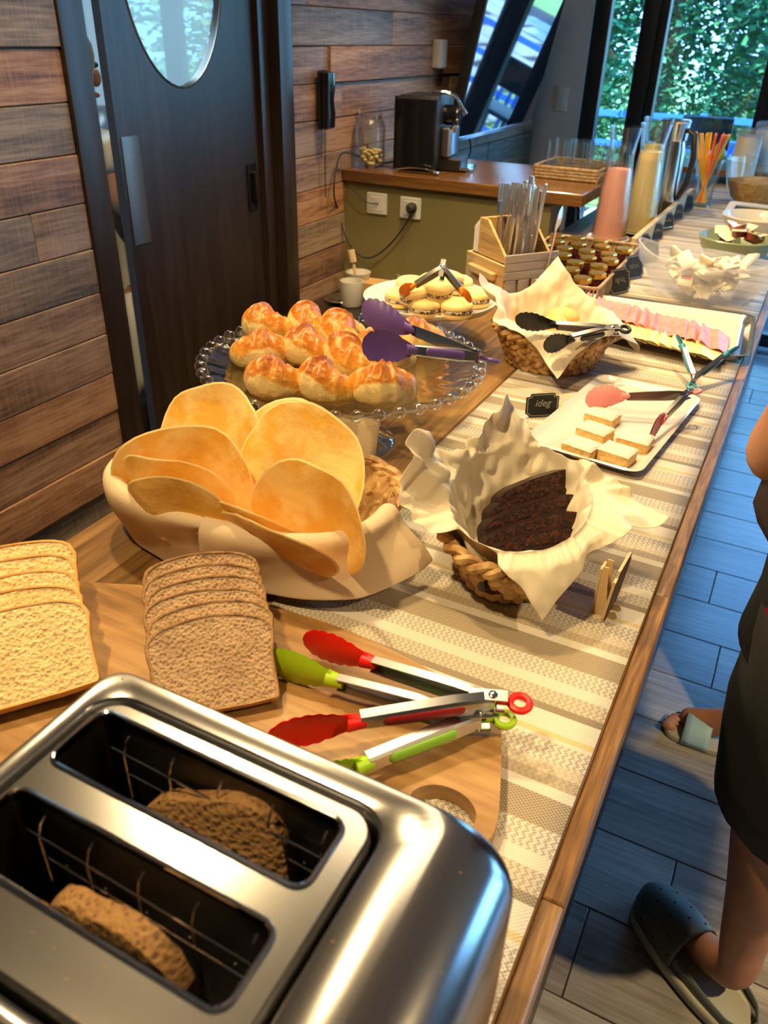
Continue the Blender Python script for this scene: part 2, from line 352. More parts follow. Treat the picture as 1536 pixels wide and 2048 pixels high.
mat('skin', (.42, .19, .11), .5, col2=(.52, .25, .15), scale=12, bmp=.15, bscale=160, Subsurface_Weight=.08)
mat('skin_shade', (.42, .21, .13), .5, bmp=.12, bscale=160)
mat('black_cloth', (.010, .010, .011), .85, bmp=.4, bscale=60, bdist=.004)
mat('black_shirt', (.02, .008, .009), .8, bmp=.3, bscale=40, bdist=.004)
mat('red_cloth', (.16, .004, .010), .6, bmp=.2, bscale=50)
mat('blue_strap', (.36, .60, .80), .5); mat('sandal_sole', (.42, .40, .32), .6, bmp=.2, bscale=80)
mat('clog_grey', (.085, .105, .095), .5); mat('clog_sole', (.42, .42, .34), .6); mat('hole_black', (.004, .004, .004), .9)
mat('hair', (.20, .12, .06), .5); mat('apron', (.72, .74, .72), .8); mat('lip', (.5, .12, .10), .4); mat('eye', (.03, .02, .015), .2)
mat('bark', (.12, .08, .05), .9, bmp=.8, bscale=20, bdist=.02)
mat('leaf_teal', (.02, .14, .06), .55, col2=(.07, .26, .09), scale=1.6, detail=3); mat('leaf_light', (.16, .34, .07), .5, col2=(.36, .52, .16), scale=2, detail=3)
mat('flagstone', (.46, .46, .45), .6, col2=(.62, .61, .58), scale=3, bmp=.3, bscale=15, bdist=.01, rnd=4)
mat('blue_paint', (.03, .16, .55), .5); mat('lawn', (.20, .40, .10), .9, col2=(.35, .5, .15), scale=5, bmp=.5, bscale=40, bdist=.02)
mat('kitchen_white', (.72, .78, .80), .4); mat('machine_grey', (.09, .09, .10), .3); mat('screen', (.012, .016, .022), .04, Coat_Weight=1.0, Coat_IOR=1.9, Coat_Roughness=.03)
mat('steel_plate', (.20, .18, .165), .35, .9)
m_, nt_, b_ = base('bulb_glow', .5); b_.inputs['Emission Color'].default_value = (1, .75, .42, 1); b_.inputs['Emission Strength'].default_value = 30
def runner_mat():
    m, nt, b = base('runner', .55)
    t = nd(nt, 'TexCoord'); sp = nd(nt, 'SeparateXYZ'); nt.links.new(t.outputs['Object'], sp.inputs[0])
    def mth(op, a, b2=None, c=None):
        n = nd(nt, 'Math', operation=op)
        for i, x in enumerate((a, b2, c)):
            if x is None: continue
            if isinstance(x, (int, float)): n.inputs[i].default_value = x
            else: nt.links.new(x, n.inputs[i])
        return n.outputs[0]
    X, Y = sp.outputs['X'], sp.outputs['Y']
    f = mth('FRACT', mth('MULTIPLY', mth('SUBTRACT', 10.686, Y), 5.0))
    wht = (.68, .64, .56); crm = (.60, .53, .42); tan = (.34, .28, .19); dk = (.17, .13, .08); mid = (.46, .38, .26); och = (.56, .43, .17)
    bands = [(0, wht, crm), (.055, mid, dk), (.215, wht, tan), (.34, wht, crm), (.415, crm, tan), (.52, tan, dk), (.57, wht, crm), (.69, (.62, .52, .30), och), (.725, wht, crm), (.75, wht, tan), (.87, crm, mid), (.93, mid, tan)]
    light = ramp(nt, f, [(p, a) for p, a, _ in bands], 'CONSTANT'); dark = ramp(nt, f, [(p, c) for p, _, c in bands], 'CONSTANT')
    P = 2*pi
    # plain weave threads and a slanted (herringbone) overlay for the pattern bands
    w1 = mth('MULTIPLY', mth('SINE', mth('MULTIPLY', X, P/.0040)), mth('SINE', mth('MULTIPLY', Y, P/.0034)))
    w2 = mth('SINE', mth('MULTIPLY_ADD', X, P/.0062, mth('MULTIPLY', mth('ABSOLUTE', mth('SUBTRACT', mth('FRACT', mth('MULTIPLY', Y, 130.)), .5)), 7.)))
    isp = ramp(nt, f, [(0, (0,)*3), (.215, (1,)*3), (.34, (0,)*3), (.415, (1,)*3), (.52, (0,)*3), (.75, (1,)*3), (.999, (1,)*3)], 'CONSTANT')
    s = mth('ADD', w1, mth('MULTIPLY', mth('MULTIPLY', w2, .7), isp))
    k = mth('MULTIPLY_ADD', s, .75, .5)
    cl = nd(nt, 'Clamp'); nt.links.new(k, cl.inputs[0])
    nt.links.new(mix(nt, cl.outputs[0], dark, light), b.inputs['Base Color'])
    bump(nt, b, mth('MULTIPLY', w1, 1.0), .5, .0006)
runner_mat()
# ------------------------------------------------------------------ the room
XW = -1.5; YF = 4.75; XR = 3.1; YB = -2.6; ZT = 2.55
struct('ceiling', B().box(XW-.3, XR+.3, YB-.2, YF+.15, ZT, ZT+.12), 'ceiling_paint')
fl = struct('floor', B().box(XW-.1, XR+.1, YB-.1, YF+.1, -.06, -.004), 'grout')
rr = random.Random(3)
tile_mesh = {}
for k in range(-13, 20):
    y0 = 1.047+.194*k
    if y0 > YF-.02 or y0 < -1.3: continue
    xs = {0: .100, 1: .60, 2: -.35, 3: .62, 4: .089}.get(k, rr.uniform(-.6, .6))
    x = xs-1.18*2
    while x < 2.4:
        L = 1.18
        if x > -2.7 and not (x < -1.6):
            me = tile_mesh.get('t')
            o = ob('floor_tile', me if me else B().box(.0015, L-.0015, .0015, .1925, -.005, 0, bv=.0012), 'floor_tile', fl, (x, y0, 0))
            tile_mesh['t'] = o.data
        x += L
# left wall of rustic planks, in two stretches either side of the door
def plank_wall(name, y0, y1, z0, z1, seeds):
    wl = struct(name, B().box(XW-.12, XW-.012, y0, y1, 0, ZT), 'plank_grey')
    rw = random.Random(seeds); z = z0; row = 0
    while z < z1:
        y = y0-rw.uniform(0, .8); hz = .1035
        joints = []
        if name == 'wall_left' and abs(z-1.025) < .04: joints = [1.252]
        if name == 'wall_left_rear' and abs(z-1.3355) < .04: joints = [2.515]
        if name == 'wall_left_rear' and abs(z-1.5425) < .04: joints = [2.381]
        if joints: segs = [y0]+joints+[y1]
        else:
            segs = [y0]; y += rw.uniform(.9, 1.3)
            while y < y1-.1:
                if y > y0+.1 and not (name == 'wall_left' and y > 0.9): segs.append(y)
                y += rw.uniform(.7, 1.3)
            segs.append(y1)
        for a, c in zip(segs[:-1], segs[1:]):
            pr = rw.uniform(0, .007)
            if z > 1.29 and z < 1.38 and a > 2.5: pr = .012
            kind = 'plank_grey' if rw.random() < .22 or (joints and a < 1.0 and c < 1.3) else 'plank'
            o = ob('wood_plank', B().box(-.014, pr, 0.0008, c-a-.0008, .0008, hz-.0008, bv=.0022), kind, wl, (XW, a, z))
        z += hz; row += 1
    return wl
plank_wall('wall_left', -.45, 1.412, .404, 1.95, 4)
plank_wall('wall_left_rear', 2.285, YF-.02, .404, 2.0, 9)
struct('wall_left_upper', B().box(XW-.12, XW-.012, YB, -.45, 0, ZT).box(XW-.12, XW-.012, 1.412, 2.285, 2.08, ZT), 'plank_grey')
# door frame, sliding leaf with oval pane
struct('trim_1', B().box(XW-.022, XW+.012, 1.412, 1.485, 0, 2.08, bv=.003), 'door_wood')
struct('trim_2', B().box(XW-.10, XW+.018, 2.215, 2.285, 0, 2.08, bv=.003).box(XW-.10, XW-.018, 2.165, 2.215, 0, 2.08, bv=.003), 'door_wood')
struct('trim_3', B().box(XW-.10, XW+.012, 1.485, 2.215, 2.02, 2.08, bv=.003), 'door_wood')
XD = -1.548                                       # centre plane of the sliding leaf
gm = Matrix(((0, 0, 1, XD), (1, 0, 0, 0), (0, 1, 0, 0), (0, 0, 0, 1)))
dr = struct('door_1', B().holes([(1.582, .01), (2.20, .01), (2.20, 2.015), (1.582, 2.015)], [[(1.845+.19*cos(a*pi/24), 1.647+.30*sin(a*pi/24)) for a in range(48)]], -.012, .012, gm), 'door_wood', smooth=30)
ob('oval_pane', B().prism([(1.845+.195*cos(a*pi/24), 1.647+.305*sin(a*pi/24)) for a in range(48)], -.003, .003, gm), 'window_glass', dr)
ob('pane_bead', B().tube([(XD+.012, 1.845+.191*cos(a*pi/24), 1.647+.301*sin(a*pi/24)) for a in range(48)], .003, 6, closed=True), 'steel_plate', dr)
c = [PX(*q, XD+.014) for q in ((210, 278), (277, 270), (298, 490), (235, 503))]
ob('push_plate', B().box(XD+.011, XD+.0142, 1.592, c[1].y, c[3].z, c[0].z, bv=.001), 'steel_plate', dr)
hd_ = ob('pull_handle', B().box(XD+.011, XD+.0165, 2.095, 2.140, 1.0, 1.135, bv=.002), 'gloss_black', dr); ob('grip', B().box(XD+.012, XD+.034, 2.110, 2.126, 1.02, 1.115, bv=.006), 'gloss_black', hd_)
# kitchen behind the door
struct('wall_kitchen', B().box(-3.6, -3.5, .2, 3.6, 0, ZT).box(-3.6, XW-.12, .2, .3, 0, ZT).box(-3.6, XW-.12, 3.5, 3.6, 0, ZT), 'kitchen_white')
struct('floor_kitchen', B().box(-3.6, XW-.1, .2, 3.6, -.06, -.002), 'floor_tile')
struct('ceiling_kitchen', B().box(-3.6, XW-.3, .2, 3.6, ZT, ZT+.1), 'white_paint')
# half wall below the coffee ledge
YL = 2.62
struct('wall_bar', B().box(XW, -.74, YL, YL+.10, 0, 1.03), 'olive_paint')
# far wall: grey pier, black framed window wall
struct('wall_far', B().box(XW-.1, -1.255, YF, YF+.14, 0, ZT).box(-1.255, XR, YF, YF+.14, 2.42, ZT), 'grey_paint')
ob_pier = tag(ob('wall_switch', B().box(-1.40, -1.33, YF-.008, YF, 1.13, 1.25, bv=.002).box(-1.385, -1.345, YF-.012, YF-.006, 1.16, 1.22, bv=.001), 'grey_paint'), 'grey wall switch plate on the grey pier beside the television', 'switch')
def win(i, x0, x1, y=YF+.02, fr=.07, axis='y', z0=0.03, z1=2.42):
    b = B(); g = B()
    if axis == 'y':
        b.box(x0, x0+fr, y, y+.07, z0, z1, bv=.003).box(x1-fr, x1, y, y+.07, z0, z1, bv=.003).box(x0+fr, x1-fr, y, y+.07, z0, z0+fr).box(x0+fr, x1-fr, y, y+.07, z1-fr, z1)
        g.box(x0+fr, x1-fr, y+.03, y+.036, z0+fr, z1-fr)
    else:
        b.box(y, y+.07, x0, x0+fr, z0, z1).box(y, y+.07, x1-fr, x1, z0, z1).box(y, y+.07, x0+fr, x1-fr, z0, z0+fr).box(y, y+.07, x0+fr, x1-fr, z1-fr, z1)
        g.box(y+.03, y+.036, x0+fr, x1-fr, z0+fr, z1-fr)
    wo = struct('window_%d' % i, b, 'black_frame'); ob('pane', g, 'window_glass', wo)
win(1, -1.255, -.925, fr=.085); win(2, -.925, -.335, fr=.045)
struct('trim_4', B().box(-.335, -.175, YF, YF+.12, 0, 2.42, bv=.004), 'black_frame')
win(3, -.175, .95); win(4, .95, XR)
for i in range(2): win(5+i, 2.2+i*1.2, 2.2+(i+1)*1.2, XR-.02, axis='x')
struct('wall_right', B().box(XR, XR+.12, YB, 2.2, 0, ZT).box(XR, XR+.12, 2.2, YF+.1, 2.42, ZT), 'white_paint')
struct('wall_back', B().box(XW-.1, XR+.1, YB-.12, YB, 0, ZT), 'white_paint')
# outside: ground, flagstones, railing
struct('ground', B().box(-20, 25, YF+.14, 40, -.12, -.05), 'lawn')
tr_ = struct('terrace', B().box(-4, 8, YF+.14, 8.6, -.08, -.03).box(1, 14, 8.6, 20, -.08, -.01).box(XR+.12, 8, -3, YF+.14, -.08, -.03), 'grout')
rs = random.Random(5)
for i in range(9):
    for j in range(5):
        x0 = -3+i*1.0+(j % 2)*.4; y0 = YF+.16+j*.74; q = .06
        out = [(x0+rs.uniform(0, q), y0+rs.uniform(0, q)), (x0+.5+rs.uniform(-q, q), y0+rs.uniform(0, q/2)), (x0+.96-rs.uniform(0, q), y0+rs.uniform(0, q)), (x0+.96-rs.uniform(0, q), y0+.70-rs.uniform(0, q)), (x0+.45+rs.uniform(-q, q), y0+.70), (x0+rs.uniform(0, q), y0+.70-rs.uniform(0, q))]
        ob('flagstone', B().prism(out, -.03, 0, bv=.006), 'flagstone', tr_)
for i in range(5):
    for j in range(8):
        x0 = .2+i*1.25+(j % 2)*.5; y0 = 8.62+j*1.2; q = .12
        out = [(x0+rs.uniform(0, q), y0+rs.uniform(0, q)), (x0+.6+rs.uniform(-q, q), y0+rs.uniform(0, q/2)), (x0+1.2-rs.uniform(0, q), y0+rs.uniform(0, q)), (x0+1.2-rs.uniform(0, q), y0+1.15-rs.uniform(0, q)), (x0+.6+rs.uniform(-q, q), y0+1.14), (x0+rs.uniform(0, q), y0+1.15-rs.uniform(0, q))]
        ob('flagstone', B().prism(out, -.03, .005, bv=.006), 'flagstone', tr_)
struct('wall_kitchen_fill', B().box(XW-.12, XW-.1, YF-.02, YF, 0, ZT), 'plank_grey')
struct('roof', B().box(-3.8, XR+.5, YB-.3, YF+.5, ZT+.12, ZT+.3), 'grey_paint')
for i, p in enumerate(LAMPS+[(1.15, .55, 2.42)]):
    t = thing('downlight', ['round brass-lit downlight over the toaster end of the counter', 'round downlight above the croissant stand', 'round downlight above the ham tray', 'round downlight above the coffee ledge', 'added unseen downlight that warms the aisle floor'][i], 'lamp', p)
    ob('can', B().lathe([(.045, -.03), (.052, -.03), (.052, .13), (.045, .13)], 20), 'black_frame', t)
    ob('bulb', B().lathe([(.03, -.0), (.042, .01), (.042, .02), (.03, .03)], 16), 'bulb_glow', t)
lamp('AREA', 'kitchen_strip_lamp', (-2.5, 1.9, 2.4), 50, (.55, .8, 1.0), .5, target=(-2.5, 1.9, 0), sy=1.2)

pn = thing('fill_panel', 'added warm ceiling panel that fills the counter with soft light', 'lamp', (-.75, 1.75, ZT))  # unseen panel, added for soft warm fill and a cream reflection on the toaster
ob('frame', B().box(-.34, .34, -.64, .64, -.03, 0, bv=.004), 'white_paint', pn)
m_, nt_, b_ = base('panel_glow', .5); b_.inputs['Emission Color'].default_value = (1, .74, .42, 1); b_.inputs['Emission Strength'].default_value = 6
ob('diffuser', B().box(-.30, .30, -.60, .60, -.034, -.0301), 'panel_glow', pn)
# ------------------------------------------------------------------ buffet counter, runner
CX0, CX1 = -.727, -.031
ct = thing('buffet_counter', 'long brown wooden buffet counter carrying the whole breakfast spread', 'counter')
rb = random.Random(2)
for i in range(7):
    a = CX0+i*.0975; b_ = min(a+.0975, CX1-.017)
    ob('top_board', B().box(a+.0003, b_-.0003, -.25, 4.45, .885, .93, bv=.0008), 'counter_wood', ct)
ys = [-.25, .385, .82, 1.6, 2.5, 3.4, 4.45]
for a, c in zip(ys[:-1], ys[1:]):
    ob('edge_batten', B().box(CX1-.0165, CX1, a+.0004, c-.0004, .885, .9305, bv=.0015), 'edge_wood', ct)
for i in range(7):
    a = -.22+i*.66
    ob('side_panel', B().box(CX1-.05, CX1-.035, a+.002, a+.656, .06, .885, bv=.002), 'door_wood', ct)
    ob('rear_panel', B().box(CX0+.03, CX0+.045, a+.002, a+.656, .06, .885, bv=.002), 'door_wood', ct)
ob('plinth', B().box(CX0+.06, CX1-.08, -.22, 4.4, 0, .06), 'black_plastic', ct)
ob('end_panel', B().box(CX0+.03, CX1-.035, -.24, -.222, 0, .885), 'door_wood', ct)
ob('far_panel', B().box(CX0+.03, CX1-.035, 4.402, 4.42, 0, .885), 'door_wood', ct)
ru = ob('table_runner', B().grid([[(-.428+(.378)*i/12, -.22+4.6*j/80, .9318+.0004*nz(i, j, 3, .37)) for i in range(13)] for j in range(81)]), 'runner')
solid(ru, .0012); tag(ru, 'striped woven beige and cream runner along the counter', 'table runner')
ZR = .9325    # top of the runner
# ------------------------------------------------------------------ cutting board
bo = [PZ(*q, .95) for q in ((150, 1165), (330, 1172), (480, 1200), (600, 1228), (700, 1262), (800, 1308), (900, 1362), (975, 1408), (1000, 1432), (1004, 1470), (1000, 1600), (995, 1650), (975, 1690))]
out = [(p.x, p.y) for p in bo] + [(-.13, .375), (-.20, .345), (-.33, .30), (-.50, .245), (-.68, .22), (-.70, .27), (-.70, .48)]
def chaikin(P, n=2):
    for _ in range(n):
        Q = []
        for i in range(len(P)):
            a, b_ = P[i], P[(i+1) % len(P)]
            Q += [(a[0]*.75+b_[0]*.25, a[1]*.75+b_[1]*.25), (a[0]*.25+b_[0]*.75, a[1]*.25+b_[1]*.75)]
        P = Q
    return P
hc = PZ(884, 1618, .95)
hole = [(hc.x+.0285*cos(a*pi/18), hc.y+.0225*sin(a*pi/18)) for a in range(36)]
cb = ob('cutting_board', B().holes(chaikin(out), [hole], .9335, .9505), 'board_wood', smooth=50)
md = cb.modifiers.new('bevel', 'BEVEL'); md.width = .0018; md.segments = 2; md.limit_method = 'ANGLE'; md.angle_limit = radians(60)
tag(cb, 'oak cutting board with a round finger hole under the bread', 'cutting board')
ZB = .9508
# ------------------------------------------------------------------ bread slices
def slice_outline(w, h, top, n=7):
    """loaf slice silhouette in x (width), y (height)"""
    o = [(-w/2+.004, 0), (w/2-.004, 0), (w/2, .006), (w/2-.001, h*.45), (w/2+top, h*.72)]
    for i in range(n+1):
        a = -.1+(pi+.2)*i/n
        o.append(((w/2+top)*cos(a)*(1 if abs(cos(a)) < .9 else .98), h*.80+h*.20*sin(a)))
    o += [(-w/2-top, h*.72), (-w/2+.001, h*.45), (-w/2, .006)]
    return o
def bread_slice(name, lab, grp, w, h, t, crumb, crust, mw, seed, rough=.0012):
    o = slice_outline(w, h, .004); r = random.Random(seed)
    o = chaikin([(x*(1+r.uniform(-.012, .012)), y*(1+r.uniform(-.01, .01))) for x, y in o], 1)
    m2 = []
    N = 12; cx, cy = 0, h*.5
    th = thing(name, lab, 'bread', group=grp, mw=mw)
    def face(z, sg):
        b = B(); rings = []
        for k in range(N):
            f = 1-k/N
            rings.append([(cx+(x-cx)*f, cy+(y-cy)*f, z+sg*(rough*(nz(x*f*260+seed*9, y*f*260, k*.0)+.6*nz(x*f*90, y*f*90, seed))) * (1 if k else .2)) for x, y in o])
        return b.loft(rings, c0=False)
    b = face(t, 1); ob('crumb', b, crumb, th, smooth=60); ob('crumb', face(0, -1), crumb, th, smooth=60)
    rings = []
    for z, s in ((-.0009, .955), (-.0011, .985), (0, 1.0), (t*.25, 1.006), (t*.5, 1.008), (t*.75, 1.006), (t, 1.0), (t+.0013, .985), (t+.0009, .950)):
        rings.append([(cx+(x-cx)*s+.0006*nz(x*300, y*300, z*300), cy+(y-cy)*s+.0006*nz(x*300, y*300, z*300+9), z) for x, y in o])
    ob('crust', B().grid(rings, cu=True), crust, th)
    return th
# brown slices: a fallen row leaning away from the toaster
def stack(name, labs, grp, p0, e1, step, n, tilt0, dt, w, h, t, cr, cu, seed, up=.0):
    e1 = Vector(e1).normalized(); d = Vector((-e1.y, e1.x, 0))
    for i in range(n):
        a = radians(tilt0+dt*i)
        yv = d*cos(a)+Vector((0, 0, sin(a)))          # slice's own height direction
        zv = e1.cross(yv)                              # its face normal (up, towards the aisle)
        o = Vector(p0)+d*(step*i)+Vector((0, 0, up*i))
        jit = random.Random(seed*50+i); e = (e1+d*jit.uniform(-.04, .04)).normalized()
        o += e1*jit.uniform(-.003, .003)
        m = Matrix((e, yv, zv)).transposed().to_4x4(); m.translation = o
        bread_slice(name, labs[i], grp, w, h, t, cr, cu, m, seed+i)
p0 = (PZ(470, 1425, .953)+PZ(562, 1398, .953))/2
E1 = (PZ(560, 1398, .953)-PZ(482, 1430, .953)).normalized()
stack('wholegrain_bread_slice', ['wholegrain bread slice at the front of the brown stack, face fully shown'] + ['wholegrain bread slice, %s behind the front one in the brown stack' % s for s in ('directly', 'second', 'third', 'fourth')]+['rearmost wholegrain bread slice, nearest the flatbread basket'],
      'wholegrain slices on the board', PZ(562, 1404, .956)-Vector((.74, .67, 0))*.056, (.74, .67, 0), .0205, 6, 34, 1.6, .112, .090, .0092, 'brown_crumb', 'brown_crust', 11)
stack('white_bread_slice', ['white bread slice in front of the white stack, face fully shown', 'white bread slice directly behind the front white one', 'white bread slice, second behind the front white one', 'white bread slice, third behind the front white one', 'rearmost white bread slice by the plank wall'],
      'white slices on the board', PZ(205, 1372, .956)-Vector((.60, .80, 0))*.062, (.60, .80, 0), .0275, 5, 34, 1.5, .124, .094, .0125, 'white_crumb', 'white_crust', 31)
# ------------------------------------------------------------------ toaster
TZ = 1.118
ts = thing('toaster', 'brushed steel two-slot toaster in the near left corner', 'toaster', (-.2, .185, .93))
tm = Matrix.Translation((.2, -.185, -.93))
X0, X1, Y0, Y1 = -.345, -.047, .082, .287
rings = []
def tl(x0, x1, y0, y1, r, z): rings.append(rrect(x0, x1, y0, y1, r, z, 6))
tl(-.326, -.119, .096, .262, .022, 1.085); tl(-.326, -.119, .096, .262, .022, TZ-.002); tl(-.328, -.117, .094, .264, .024, TZ)
tl(-.337, -.090, .088, .279, .016, TZ)
for k in range(9):
    a = pi/2*k/8
    tl(-.337-.008*sin(a), -.090+.043*sin(a), .088-.006*sin(a), .279+.008*sin(a), .016+.016*sin(a)*.6, TZ-.036*(1-cos(a))*(1 if k < 9 else 1)*.9)
tl(X0, X1, Y0, Y1, .026, 1.00); tl(X0+.001, X1-.001, Y0+.001, Y1-.001, .026, .958)
ob('housing', B().loft(rings, tm, c0=False, c1=False), 'toaster_steel', ts, smooth=50)
b = B().loft([rrect(-.325, -.12, .097, .261, .02, .95, 6), rrect(-.325, -.12, .097, .261, .02, 1.095, 6)], tm, c1=False); ob('inner_shell', b, 'black_plastic', ts)
ob('base', B().loft([rrect(X0+.008, X1-.008, Y0+.008, Y1-.008, .022, .938, 5), rrect(X0+.004, X1-.004, Y0+.004, Y1-.004, .024, .945, 5), rrect(X0+.004, X1-.004, Y0+.004, Y1-.004, .024, .958, 5)], tm), 'black_plastic', ts)
for x in (X0+.03, X1-.03):
    for y in (Y0+.03, Y1-.03): ob('foot', B().lathe([(.009, .930), (.010, .934), (.010, .939)], 14, tm @ T(x, y)), 'rubber', ts)
SL = [(-.3165, -.1385, .2005, .2465), (-.3165, -.1385, .1335, .1795)]
pl = ob('slot_plate', B().holes(rrect(-.3185, -.1255, .103, .2555, .016, n=6), [rrect(*s, .009, n=5) for s in SL], TZ-.006, TZ+.0005, tm), 'toaster_steel', ts, smooth=30)
ob('plate_skirt', B().loft([rrect(-.3205, -.1235, .101, .2575, .018, TZ-.03, 6), rrect(-.3205, -.1235, .101, .2575, .018, TZ-.004, 6), rrect(-.3185, -.1255, .103, .2555, .016, TZ-.0002, 6)], tm, c0=False, c1=False), 'toaster_steel', ts)
for s in SL:
    b = B(); o = rrect(*s, .009, n=5); k = len(o)
    b.tube([(x, y, TZ+.0008) for x, y in o], .0016, 8, tm, closed=True); ob('slot_rim', b, 'chrome', ts)
    ob('slot_well', B().loft([rrect(*s, .009, .965, 5), rrect(*s, .009, TZ-.001, 5)], tm, c1=False), 'black_plastic', ts)
    b = B()
    yc = (s[2]+s[3])/2
    for sg in (-1, 1):
        yy = yc+sg*.0135
        b.tube([(s[0]+.012, yy, 1.100-.0), (s[1]-.006, yy, 1.092)], .0008, 6, tm)
        b.tube([(s[0]+.02, yy, 1.082), (s[1]-.006, yy, 1.075)], .0007, 6, tm)
        for q in range(5):
            xx = s[0]+.022+q*.036
            b.tube([(xx, yy, 1.03), (xx, yy, 1.098), (xx, yy+sg*.003, 1.106), (xx, yy+sg*.007, 1.108)], .0007, 6, tm)
    ob('bread_guide', b, 'chrome', ts)
    b = B()
    for q in range(5): b.tube([(s[0]+.03+q*.03, s[3]-.0035, 1.0), (s[0]+.03+q*.03, s[3]-.0035, 1.07)], .0006, 5, tm)
    ob('heating_wire', b, 'dark_steel', ts)
# carriage window marks and crumbs
rc = random.Random(8); b = B()
for _ in range(60):
    x = rc.uniform(-.335, -.06); y = rc.uniform(.09, .28)
    if any(s[0]-.004 < x < s[1]+.004 and s[2]-.004 < y < s[3]+.004 for s in SL) or -.12 > x > -.13 or (x > -.1 and y > .27): continue
    r = rc.uniform(.0004, .0010); zt = TZ if x < -.095 else TZ-.001-(max(0, x+.09)/.043)**2*.012
    b.ell((x, y, zt+r*.5), (r, r*.8, r*.6), 5, 3, tm)
tag(ob('crumb', b, 'brown_crust', ts), None, None, kind='stuff')
def toast(lab, mw, L, seed):
    th = thing('toast', lab, 'bread', mw=mw, group='toasts in the toaster slots')
    o = [(L*(.5-i/24)*1.0, (.062+.020*sin(pi*i/24)+.010*sin(pi*i/12)) - (.03*((i-12)/12)**6)) for i in range(25)]
    rings = []
    for zz, s in ((-.0075, .93), (-.006, .99), (0, 1.0), (.006, .99), (.0075, .93)):
        rings.append([(x*s+.0012*nz(x*200, y*200, zz*200+seed), (y)*s+.0015*nz(x*160, zz*300, seed), zz+.001*nz(x*150, y*150, seed)) for x, y in o]+[(-L/2*s, 0, zz), (L/2*s, 0, zz)])
    ob('crumb', B().loft(rings), 'toast_crumb', th, smooth=60)
m = frame((-.228, .2245, 1.022), (1, .05, -.16), (0, -1, .22)); toast('browned toast with rounded back in the rear slot', m, .112, 3)
m = frame((-.226, .1575, 1.032), (1, -.06, -.14), (0, -1, -.1)); toast('browned toast in the front slot', m, .108, 9)
# ------------------------------------------------------------------ tongs
def paddle(b, m, L, w, t=.0022, n=44, lobes=7):
    """scalloped silicone head: along +x from 0 to L, wide in local z, thin in y, gently dished"""
    rows = []
    for sgn in (-1, 1):
        for i in (range(n+1) if sgn < 0 else range(n, -1, -1)):
            s = i/n; hw = w/2*min(1, .36+1.15*s**.8)*(1 if s < .62 else sqrt(max(0, 1-((s-.62)/.38)**2.2)))
            if s > .22: hw *= 1+.13*abs(sin(pi*lobes*(s-.2)))-.03
            row = [(s*L, -sgn*0+(.0045*(sin(pi*s))*(1-(j/4-1)**2)*-1)+sgn*t*.5+.003*s, hw*(j/4-1)) for j in range(9)]
            rows.append(row)
    b.grid(rows, m)
    k = len(rows); n1 = n+1
    return b
def tongs(lab, P, A, Bt, n, head, grip=None, w=.034, ring=True, steel='steel', hl=.42, both=True, rs=1.0, ringm=None):
    """P pivot, A and Bt head tips; n is the normal of the plane the two arms lie in"""
    P = Vector(P); n = Vector(n).normalized(); th = thing('serving_tongs', lab, 'tongs', P)
    for q, E_ in enumerate((A, Bt)):
        d = Vector(E_)-P; L = d.length; zx = d.normalized(); side = n.cross(zx)
        if side.dot(Vector((Bt if q == 0 else A))-P) > 0: side = -side   # points outward
        m0 = Matrix((zx, side, n)).transposed().to_4x4()                 # x along, y outward, z width
        la = L*(1-hl)
        # folded steel channel, open towards the inside
        rings = []
        for s in (0, .06, .3, .7, 1):
            x = s*la; h = (.0075+.0025*sin(pi*min(1, s*1.2)))*(1 if s > .05 else .7)*rs; dpt = .0055*rs
            rings.append([(x, -dpt, h), (x, dpt*.6, h), (x, dpt, h*.75), (x, dpt, -h*.75), (x, dpt*.6, -h), (x, -dpt, -h), (x, -dpt, -h+.0012), (x, dpt*.7-.0008, -h*.8), (x, dpt*.7-.0008, h*.8), (x, -dpt, h-.0012)])
        arm = ob('arm', B().loft(rings, m0), steel, th, smooth=30)
        b = B(); b.tube([(la*.96, .001, 0), (la+.012, .001, 0)], [.0062*rs, .0085*rs], 10, m0 @ T(0, 0, 0)); paddle(b, m0 @ T(la+.004, .001, 0), L-la-.004, w)
        hd = ob('head', b, head, th, smooth=60); md = hd.modifiers.new('bevel', 'BEVEL'); md.width = .0008; md.segments = 1; md.limit_method = 'ANGLE'; md.angle_limit = radians(50)
        if grip:
            g = B(); rg = []
            for s, k in ((0, .3), (.03, .8), (.08, 1), (.5, 1.05), (.92, 1), (.97, .8), (1, .3)):
                x = la*.22+s*la*.62; h = .0066*k*rs
                rg.append([(x, .0045*rs+.0035*k*cos(a)*rs, h*sin(a)) for a in [pi*j/7-pi/2 for j in range(8)]])
            ob('grip', B().loft(rg, m0), grip, arm)
    b = B().lathe([(.0025, -.010*rs), (.0042, -.0095*rs), (.0042, .0095*rs), (.0025, .0105*rs)], 12, frame((0, 0, 0), Vector((1, 0, 0)) if abs(n.x) < .9 else (0, 1, 0), n)); ob('rivet', b, 'chrome', th)
    bis = -((Vector(A)-P).normalized()+(Vector(Bt)-P).normalized()).normalized()
    jb = Matrix((bis, n.cross(bis), n)).transposed().to_4x4()
    ob('hinge_plate', B().box(-.022*rs, .012*rs, -.006*rs, .006*rs, -.0088*rs, -.0076*rs, jb).box(-.022*rs, .012*rs, -.006*rs, .006*rs, .0076*rs, .0088*rs, jb), steel, th)
    if ring:
        c = (bis*.024*rs); f = ringm or Matrix((bis, n.cross(bis), n)).transposed()
        R3 = .0085*rs
        ob('hanging_loop', B().tube([tuple(f @ Vector((R3*cos(a*pi/10), R3*sin(a*pi/10), 0))+c) for a in range(20)], .0034*rs, 8, closed=True).tube([(0, 0, 0), tuple(bis*.016*rs)], .003*rs, 6), head, th)
    return th
zb = ZB+.019
